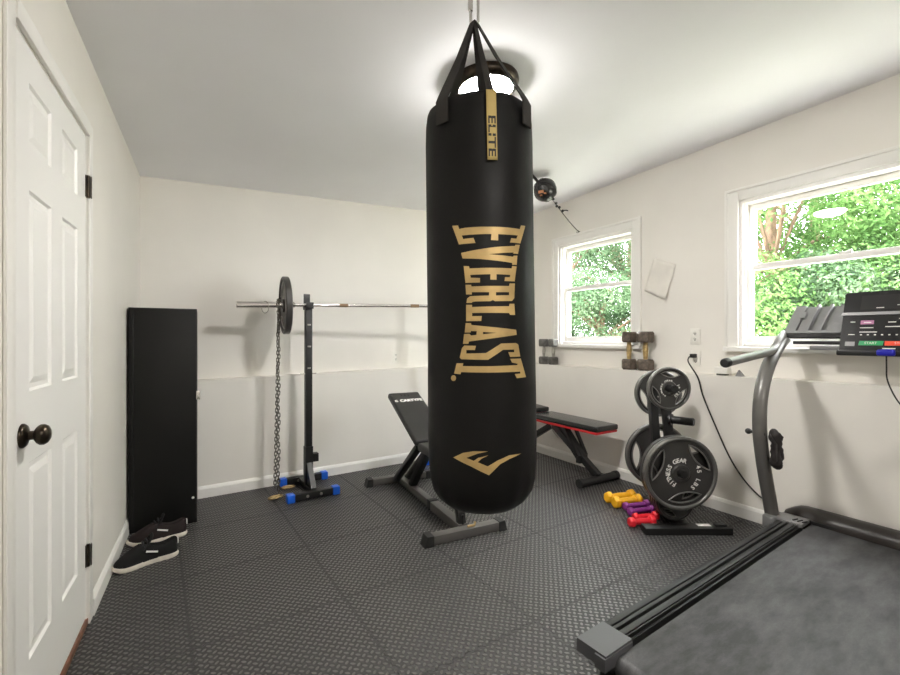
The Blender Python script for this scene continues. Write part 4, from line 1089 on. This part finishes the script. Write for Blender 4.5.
# deck base
c = MB(); c.span((x0 + .03, YR - .03, .02), (TW - x0 - .03, YF + .12, .105), .006); c.build('deck', M['rail'], tm)
for sx in (0, 1):
    def X(x): return x if not sx else TW - x
    def sp(mb, a, b, bv=.003): mb.span((min(X(a[0]), X(b[0])), a[1], a[2]), (max(X(a[0]), X(b[0])), b[1], b[2]), bv)
    c = MB(); sp(c, (x0, YR, .075), (x1 - .012, YF + .03, .150))
    for (a, b, h) in ((x0 + .004, x0 + .030, .160), (x0 + .042, x0 + .056, .166), (x0 + .066, x0 + .090, .163), (x0 + .100, x1 - .020, .166)): sp(c, (a, YR, .148), (b, YF + .02, h), .003)
    c.build('side_rail', M['rail'], tm)
    c = MB()
    c.add([(X(x0 + .010), YR - .135, .125), (X(x1 + .004), YR - .135, .125), (X(x1 + .004), YR + .01, .125), (X(x0 + .010), YR + .01, .125), (X(x0 + .010), YR - .135, .170), (X(x1 + .004), YR - .135, .170), (X(x1 + .004), YR + .01, .172), (X(x0 + .010), YR + .01, .172)], [(0, 3, 2, 1), (4, 5, 6, 7), (0, 1, 5, 4), (1, 2, 6, 5), (2, 3, 7, 6), (3, 0, 4, 7)])
    sp(c, (x1 - .035, YR - .142, .118), (x1 + .006, YR + .012, .163), .002)
    c.build('end_cap', M['capgrey'], tm)
    c = MB(); c.add([(X(x0), YR - .10, .10), (X(x1), YR - .10, .10), (X(x1), YR + .01, .03), (X(x0), YR + .01, .03), (X(x0), YR - .132, .126), (X(x1), YR - .132, .126), (X(x1), YR + .01, .126), (X(x0), YR + .01, .126)], [(0, 3, 2, 1), (4, 5, 6, 7), (0, 1, 5, 4), (1, 2, 6, 5), (2, 3, 7, 6), (3, 0, 4, 7)]); c.lathe([(.0, 0), (.009, 0), (.009, .006)], 10, Matrix.Translation((X(x0 + .10), YR - .118, .110)) @ Matrix.Rotation(R_(90), 4, 'X')); c.build('end_bracket', M['rail'], tm)
    c = MB(); sp(c, (x0 + .04, YR - .05, 0), (x0 + .09, YR + .0, .035), .006); c.build('foot', M['rubber'], tm)
    c = MB(); sp(c, (x0 + .04, YF - .02, 0), (x0 + .09, YF + .05, .035), .006); c.build('foot', M['rubber'], tm)
    c = MB(); sp(c, (x0 - .068, YF - .025, .100), (x0 + .02, YF + .11, .166), .004); sp(c, (x0 - .01, YF - .025, .150), (x1, YF + .11, .170), .004); o = c.build('side_plate', M['plategrey'], tm)
    c = MB()
    for k_ in range(3): c.tube([(X(x0 + .07 + .022 * k_), YF + .01, .171), (X(x0 + .08 + .022 * k_), YF + .05, .171)], .004, 6)
    c.build('bolt_slot', M['dark'], o)
    # upright
    c = MB(); ux = X(.005)
    up_pts = spline([(ux, .002, .10), (ux, -.05, .25), (ux, -.125, .44), (ux, -.178, .62), (ux, -.190, .75), (ux, -.172, .87), (ux, -.115, .98), (ux, -.03, 1.07), (ux, .08, 1.145), (ux, .16, 1.185)], 5)
    c.tube(up_pts, .026, 14, r2=.037, up=(1, 0, 0)); c.build('upright', M['greytube'], tm, smooth=60)
    c = MB(); c.tube(spline([(ux, .175, 1.225), (ux, .10, 1.185), (ux, .045, 1.140), (ux, -.02, 1.118), (ux, -.24, 1.100), (ux, -.59, 1.071)], 5), .0225, 14); hb = c.build('handlebar', M['greytube'], tm, smooth=60)
    c = MB(); c.tube([(ux, -.585, 1.0714), (ux, -.612, 1.0692), (ux, -.622, 1.0684)], .0245, 14, scales=[1, 1, .8]); c.build('grip_cap', M['rubber'], hb, smooth=40)
    c = MB(); zb = .66; yb = -.186
    c.tube([(ux - .055 * (1 if not sx else -1), yb, zb), (ux + .028 * (1 if not sx else -1), yb, zb)], .008, 10); c.sphere((ux - .058 * (1 if not sx else -1), yb, zb), .017, 12); c.tube([(ux + .020 * (1 if not sx else -1), yb, zb), (ux + .030 * (1 if not sx else -1), yb, zb)], .017, 12); c.build('lock_knob', M['rubber'], tm, smooth=50)
# belt over rollers
c = MB(); prof_ = []
for i in range(9):
    a = R_(90 + 180 * i / 8); prof_.append((YR - .055 + .035 * math.cos(a), .110 + .035 * math.sin(a)))
for i in range(5): prof_.append((YR + (YF + .14 - YR) * i / 4, .076))
for i in range(9):
    a = R_(-90 + 180 * i / 8); prof_.append((YF + .14 + .033 * math.cos(a), .110 + .035 * math.sin(a)))
for i in range(40): prof_.append((YF + .14 + (YR - .055 - YF - .14) * (i + 1) / 41, .145))
xa, xb = x1 + .006, TW - x1 - .006; k = len(prof_)
c.add([(x, y, z) for x in (xa, xb) for y, z in prof_], [(i, (i + 1) % k, k + (i + 1) % k, k + i) for i in range(k)])
c.build('belt', M['belt'], tm, smooth=50)
c = MB(); c.span((xa, YR - .03, .08), (xb, YF + .12, .138)); c.build('running_board', M['rail'], tm)
c = MB(); c.span((x1 + .0, YR - .09, .02), (TW - x1, YR - .05, .072), .006); c.build('rear_cover', M['hood'], tm)
# motor hood
c = MB(); pr = [(.055, .150), (.060, .172), (.075, .196), (.105, .212), (.145, .216), (.172, .200), (.186, .16), (.188, .05), (.10, .03), (.06, .05)]
NX = 24; vs = []; fs = []; k = len(pr)
for i in range(NX + 1):
    f = i / NX; xx = x0 - .02 + (TW - 2 * x0 + .04) * f
    e_ = min(f, 1 - f) * NX / 3.0; bl = min(1.0, e_) ; bl = math.sin(bl * PI / 2)
    for (y, z) in pr: vs.append((xx, .13 + (y - .13) * (.55 + .45 * bl), .05 + (z - .05) * (.70 + .30 * bl)))
for i in range(NX):
    for j in range(k): fs.append((i * k + j, i * k + (j + 1) % k, (i + 1) * k + (j + 1) % k, (i + 1) * k + j))
fs.append(tuple(range(k))); fs.append(tuple(NX * k + j for j in range(k)))
vs = [(a, b - .07 * a / TW, d) for a, b, d in vs]; c.add(vs, fs); hd = c.build('motor_hood', M['hood'], tm, smooth=50)
c = MB(); c.span((x1 - .0, .035, .146), (TW - x1, .062, .165), .003); c.build('hood_lip', M['rail'], hd)
c = MB(); 
for k_ in range(9): c.box((.505 + .011 * k_, .0835 + .0, .2035), (.007, .012 if k_ % 3 else .018, .001), (.62, 0, .3), 0)
c.build('lettering', M['stripe'], hd)
# cross bars under console
c = MB(); c.tube([(.04, .165, 1.205), (TW - .04, .165, 1.205)], .018, 12, r2=.012); c.build('cross_bar', M['blackmetal'], tm, smooth=50)
c = MB(); c.span((.055, .15, 1.160), (TW - .055, .175, 1.180), .004); c.build('cross_bar', M['blackmetal'], tm)
c = MB(); c.span((.14, .135, 1.128), (TW - .14, .160, 1.152), .006); o = c.build('pulse_bar', M['plategrey'], tm)
c = MB(); c.span((.275, .075, 1.102), (TW - .275, .15, 1.132), .008); c.build('console_base', M['blackmetal'], tm)
# side trays
for sx in (0, 1):
    def X(x): return x if not sx else TW - x
    c = MB(); lean = math.atan2(.10, .165)
    def tp(x, s_, n_): return (X(x), .172 + s_ * math.sin(lean) + n_ * math.cos(lean), 1.228 + s_ * math.cos(lean) - n_ * math.sin(lean))
    def slab(xa, xb, s0, s1, n0, n1, sh=.035):
        P = [tp(xa + sh * s0 / .19, s0, n0), tp(xb + sh * s0 / .19, s0, n0), tp(xb + sh * s1 / .19, s1, n0), tp(xa + sh * s1 / .19, s1, n0), tp(xa + sh * s0 / .19, s0, n1), tp(xb + sh * s0 / .19, s0, n1), tp(xb + sh * s1 / .19, s1, n1), tp(xa + sh * s1 / .19, s1, n1)]
        c.add(P, [(0, 3, 2, 1), (4, 5, 6, 7), (0, 1, 5, 4), (1, 2, 6, 5), (2, 3, 7, 6), (3, 0, 4, 7)])
    slab(.005, .29, 0, .188, .010, .022)
    slab(.005, .058, 0, .188, -.006, .011)
    slab(.112, .124, 0, .190, -.020, .011); slab(.172, .184, 0, .190, -.014, .011); slab(.220, .29, 0, .186, -.008, .011)
    slab(.005, .29, -.012, .006, -.018, .02, 0)
    slab(.050, .075, .10, .14, -.012, .011)
    c.build('side_tray', M['tgrey'], tm)
    c = MB(); c.span((min(X(.01), X(.288)), .150, 1.196), (max(X(.01), X(.288)), .20, 1.222), .004); c.build('tray_base', M['rail'], tm)
# console
cl = math.atan2(.105, .335); CO = Vector((.283, .085, 1.118)); CM = Matrix.Translation(CO) @ Matrix.Rotation(-cl, 4, 'X')
CWd, CHt = TW - 2 * .283, .350
c = MB(); b_ = bmesh.new(); bmesh.ops.create_cube(b_, size=1)
for v in b_.verts:
    v.co = Vector(((v.co.x + .5) * CWd + (0.0), (v.co.y + .5) * .045, (v.co.z + .5) * CHt))
    if v.co.z > .1: v.co.x += .006 * (1 if v.co.x < CWd / 2 else -1)
bmesh.ops.bevel(b_, geom=list(b_.edges), offset=.006, segments=2, affect='EDGES'); c.bm(b_, CM); con = c.build('console', M['glossblack'], tm, smooth=40)
def face(nm, xa, xb, za, zb2, mname, y=-.0012, slant=0.0, parent=None):
    c = MB(); P = [(xa, y, za), (xb, y, za), (xb + slant, y, zb2), (xa + slant, y, zb2)]; P2 = [(p[0], .0, p[2]) for p in P]
    c.add(P + P2, [(0, 1, 2, 3), (7, 6, 5, 4), (0, 4, 5, 1), (1, 5, 6, 2), (2, 6, 7, 3), (3, 7, 4, 0)], CM); return c.build(nm, M[mname], parent or con)
face('screen', .075, CWd - .075, .243, .325, 'screen', slant=.004)
face('trim_strip', .0, CWd, .213, .229, 'stripe', -.004)
face('start_button', .08, .175, .042, .066, 'green', -.003, slant=.004)
face('stop_button', .183, .30, .042, .066, 'redbtn', -.003)
face('keypad', .025, .065, .038, .062, 'plategrey', -.002)
face('sticker', .082, .135, .160, .182, 'pink')
c = MB()
def dash(xa, xb, z, h=.0045): c.add([(xa, -.0014, z), (xb, -.0014, z), (xb, -.0014, z + h), (xa, -.0014, z + h)], [(0, 1, 2, 3)], CM)
for xa, xb, z in ((.04, .06, .172), (.08, .135, .138), (.08, .15, .114), (.095, .125, .168), (.19, .22, .168), (.18, .31, .143), (.23, .31, .186), (.035, .062, .100), (.175, .225, .024), (.14, .17, .250), (.22, .29, .262)): dash(xa, xb, z)
for i in range(9): dash(.084 + .0275 * i, .092 + .0275 * i, .098, .006)
c.build('lettering', M['white'], con, smooth=0, fix=False)
for txt, xc in (('START', .129), ('STOP', .240)):
    c = MB(); tv, tf = text_geo(txt, .017); c.add(tv, tf, CM @ Matrix.Translation((xc, -.0036, .054)) @ Matrix.Rotation(R_(90), 4, 'X')); c.build('button_text', M['white'], con, smooth=0, fix=False)
# safety key
c = MB(); c.box((.477, .075, 1.122), (.070, .05, .034), None, .012, 3); ky = c.build('safety_key', M['keyblue'], tm, smooth=50); ky['label'] = 'blue safety key clipped under the console'
c = MB(); c.tube(spline([(.477, .075, 1.105), (.478, .073, 1.05), (.480, .072, .99), (.497, .072, .93), (.525, .07, .87), (.575, .065, .80)], 5), .0035, 6); c.build('key_cord', M['cord'], ky, smooth=60)

# cloth bundle hung on the upright's knob
r = thing('hand_wrap', 'black rolled hand wrap hanging on the treadmill left upright', 'hand wrap')
r.matrix_world = Matrix.Translation((1.905, 2.627, 0)) @ Matrix.Rotation(math.atan2(-.819, .574), 4, 'Z')
c = MB(); xw = .005 + .062; yw = -.178
pts = spline([(xw, yw - .010, .672), (xw + .018, yw - .02, .665), (xw + .02, yw - .016, .62), (xw + .012, yw - .002, .575), (xw + .018, yw - .014, .53), (xw + .020, yw + .004, .495), (xw + .010, yw + .02, .50), (xw + .022, yw + .018, .55), (xw + .014, yw + .012, .60), (xw + .02, yw + .012, .655)], 4)
c.tube(pts, .021, 10, scales=[.9 + .35 * abs(math.sin(i * 1.1)) for i in range(len(pts))]); c.sphere((xw + .012, yw - .002, .645), .034, 14); c.sphere((xw + .012, yw + .0, .51), .032, 14)
c.build('wrap_roll', M['cloth'], r, smooth=60)
c = MB(); c.ribbon([(xw - .004, yw - .03, .665), (xw + .03, yw - .045, .62), (xw + .03, yw - .045, .52)], .028, .006, (1, 0, 0)); c.build('strap_end', M['cloth'], r)

# ------------------------------------------------------------------ outdoors: ground, trees
g0 = BRu + nR * .22 + Vector((0, 0, .5)); c = MB(); c.add([g0 - dR * 14, g0 + dR * 10, g0 + dR * 10 + nR * 22, g0 - dR * 14 + nR * 22], [(0, 1, 2, 3)])
structure(c.build('ground', M['ground'], smooth=0), 'green ground outside the windows', 'ground')
def tree(name, label, loc, cz, rx, rz, n, leaf, lsize=.028, th=.09, clumps=40):
    r = thing(name, label, 'tree', (loc[0], loc[1], .49), 0, 'trees and bushes outside the windows')
    c = MB(); c.tube(spline([(0, 0, 0), (.05, .02, (cz - .5) * .5), (-.02, .03, cz - .5), (.02, 0, cz + rz * .5 - .5)], 4), th, 9, scales=[1.15 - .05 * i for i in range(13)])
    cl = []
    for _ in range(clumps):
        while True:
            p = Vector((random.uniform(-1, 1), random.uniform(-1, 1), random.uniform(-1, 1)))
            if .35 < p.length < 1: break
        cl.append((Vector((p.x * rx, p.y * rx, p.z * rz + cz - .5)), random.uniform(.30, .52) * min(rx, rz)))
    for p, _ in cl[::3]:
        c.tube(spline([(0, .02, (cz - .5) * .75), p * .5 + Vector((0, 0, (cz - .5) * .45)), p], 3), th * .25, 5)
    c.build('trunk', M['trunk'], r, smooth=60)
    vs = []; fs = []
    for _ in range(n):
        p, rr = random.choice(cl); d = Vector((random.gauss(0, 1), random.gauss(0, 1), random.gauss(0, 1))).normalized()
        q = p + d * rr * random.uniform(.55, 1.0) ** .6
        nrm = (d + Vector((random.gauss(0, .6), random.gauss(0, .6), random.gauss(.5, .6)))).normalized()
        a = nrm.orthogonal().normalized(); a.rotate(Matrix.Rotation(random.uniform(0, 2 * PI), 3, nrm)); b2 = nrm.cross(a)
        s_ = lsize * random.uniform(.6, 1.35); k_ = len(vs)
        vs += [q - a * s_, q - b2 * s_ * .45 + nrm * s_ * .1, q + a * s_, q + b2 * s_ * .45 + nrm * s_ * .1]; fs.append((k_, k_ + 1, k_ + 2, k_ + 3))
    c = MB(); c.add(vs, fs); c.build('foliage', leaf, r, smooth=0, fix=False)
    return r
TR = [
 ('maple_tree', 'bright green leafy tree filling the left of the wide window', (4.3, 5.9), 2.6, 1.55, 1.9, 64000, 'leafA'),
 ('maple_tree', 'bright green leafy tree filling the right of the wide window', (5.9, 5.4), 3.0, 1.7, 2.1, 60000, 'leafA'),
 ('shrub', 'low pale green bush at the foot of the wide window view', (4.7, 5.2), 1.35, .95, .8, 24000, 'leafB'),
 ('maple_tree', 'tall leafy tree standing behind the pale bush outside', (6.6, 8.0), 3.6, 2.4, 2.6, 40000, 'leafA'),
 ('spruce_tree', 'pale green tree with brown trunk seen through the small window', (2.25, 8.6), 2.9, 1.35, 1.9, 36000, 'leafB'),
 ('spruce_tree', 'pale green tree at the right side of the small window view', (3.7, 9.0), 2.8, 1.5, 1.9, 36000, 'leafB'),
 ('shrub', 'low pale bush at the bottom of the small window view', (2.75, 8.0), 1.4, 1.2, .85, 26000, 'leafB'),
 ('maple_tree', 'leafy tree beyond the right edge of the wide window', (7.2, 3.4), 2.9, 1.6, 2.0, 30000, 'leafA'),
 ('maple_tree', 'far leafy tree closing the gap between both window views', (4.6, 11.0), 4.0, 2.8, 3.2, 40000, 'leafA'),
]
for nm, lb, lo_, cz_, rx_, rz_, n_, lf in TR:
    tree(nm, lb, lo_, cz_, rx_, rz_, n_, M[lf])

# ------------------------------------------------------------------ light
w = bpy.data.worlds.new('World'); SC.world = w; w.use_nodes = True
bg = w.node_tree.nodes['Background']; bg.inputs[0].default_value = (.97, .96, 1.0, 1); bg.inputs[1].default_value = 8.0
sd = bpy.data.lights.new('sun', 'SUN'); sd.energy = 5.0; sd.angle = R_(2); sd.color = (1, .95, .86)
so = bpy.data.objects.new('sun', sd); COL.objects.link(so); so.rotation_euler = Vector((-.24, -.34, .91)).to_track_quat('Z', 'Y').to_euler()

cam = bpy.data.cameras.new('camera'); cam.sensor_width = 36; cam.sensor_fit = 'HORIZONTAL'; cam.lens = 36 * F / 900.0; cam.clip_start = .05
co = bpy.data.objects.new('camera', cam); COL.objects.link(co); co.location = (0, 0, EYE); co.rotation_euler = (R_(90), 0, 0); SC.camera = co
SC.view_settings.view_transform = 'Standard'; SC.view_settings.look = 'None'; SC.view_settings.gamma = 1; SC.view_settings.use_curve_mapping = False
SC.view_settings.exposure = 2.0
SC.cycles.max_bounces = 16; SC.cycles.diffuse_bounces = 12; SC.cycles.transparent_max_bounces = 12; SC.cycles.use_denoising = True
SC.cycles.caustics_reflective = False; SC.cycles.caustics_refractive = False
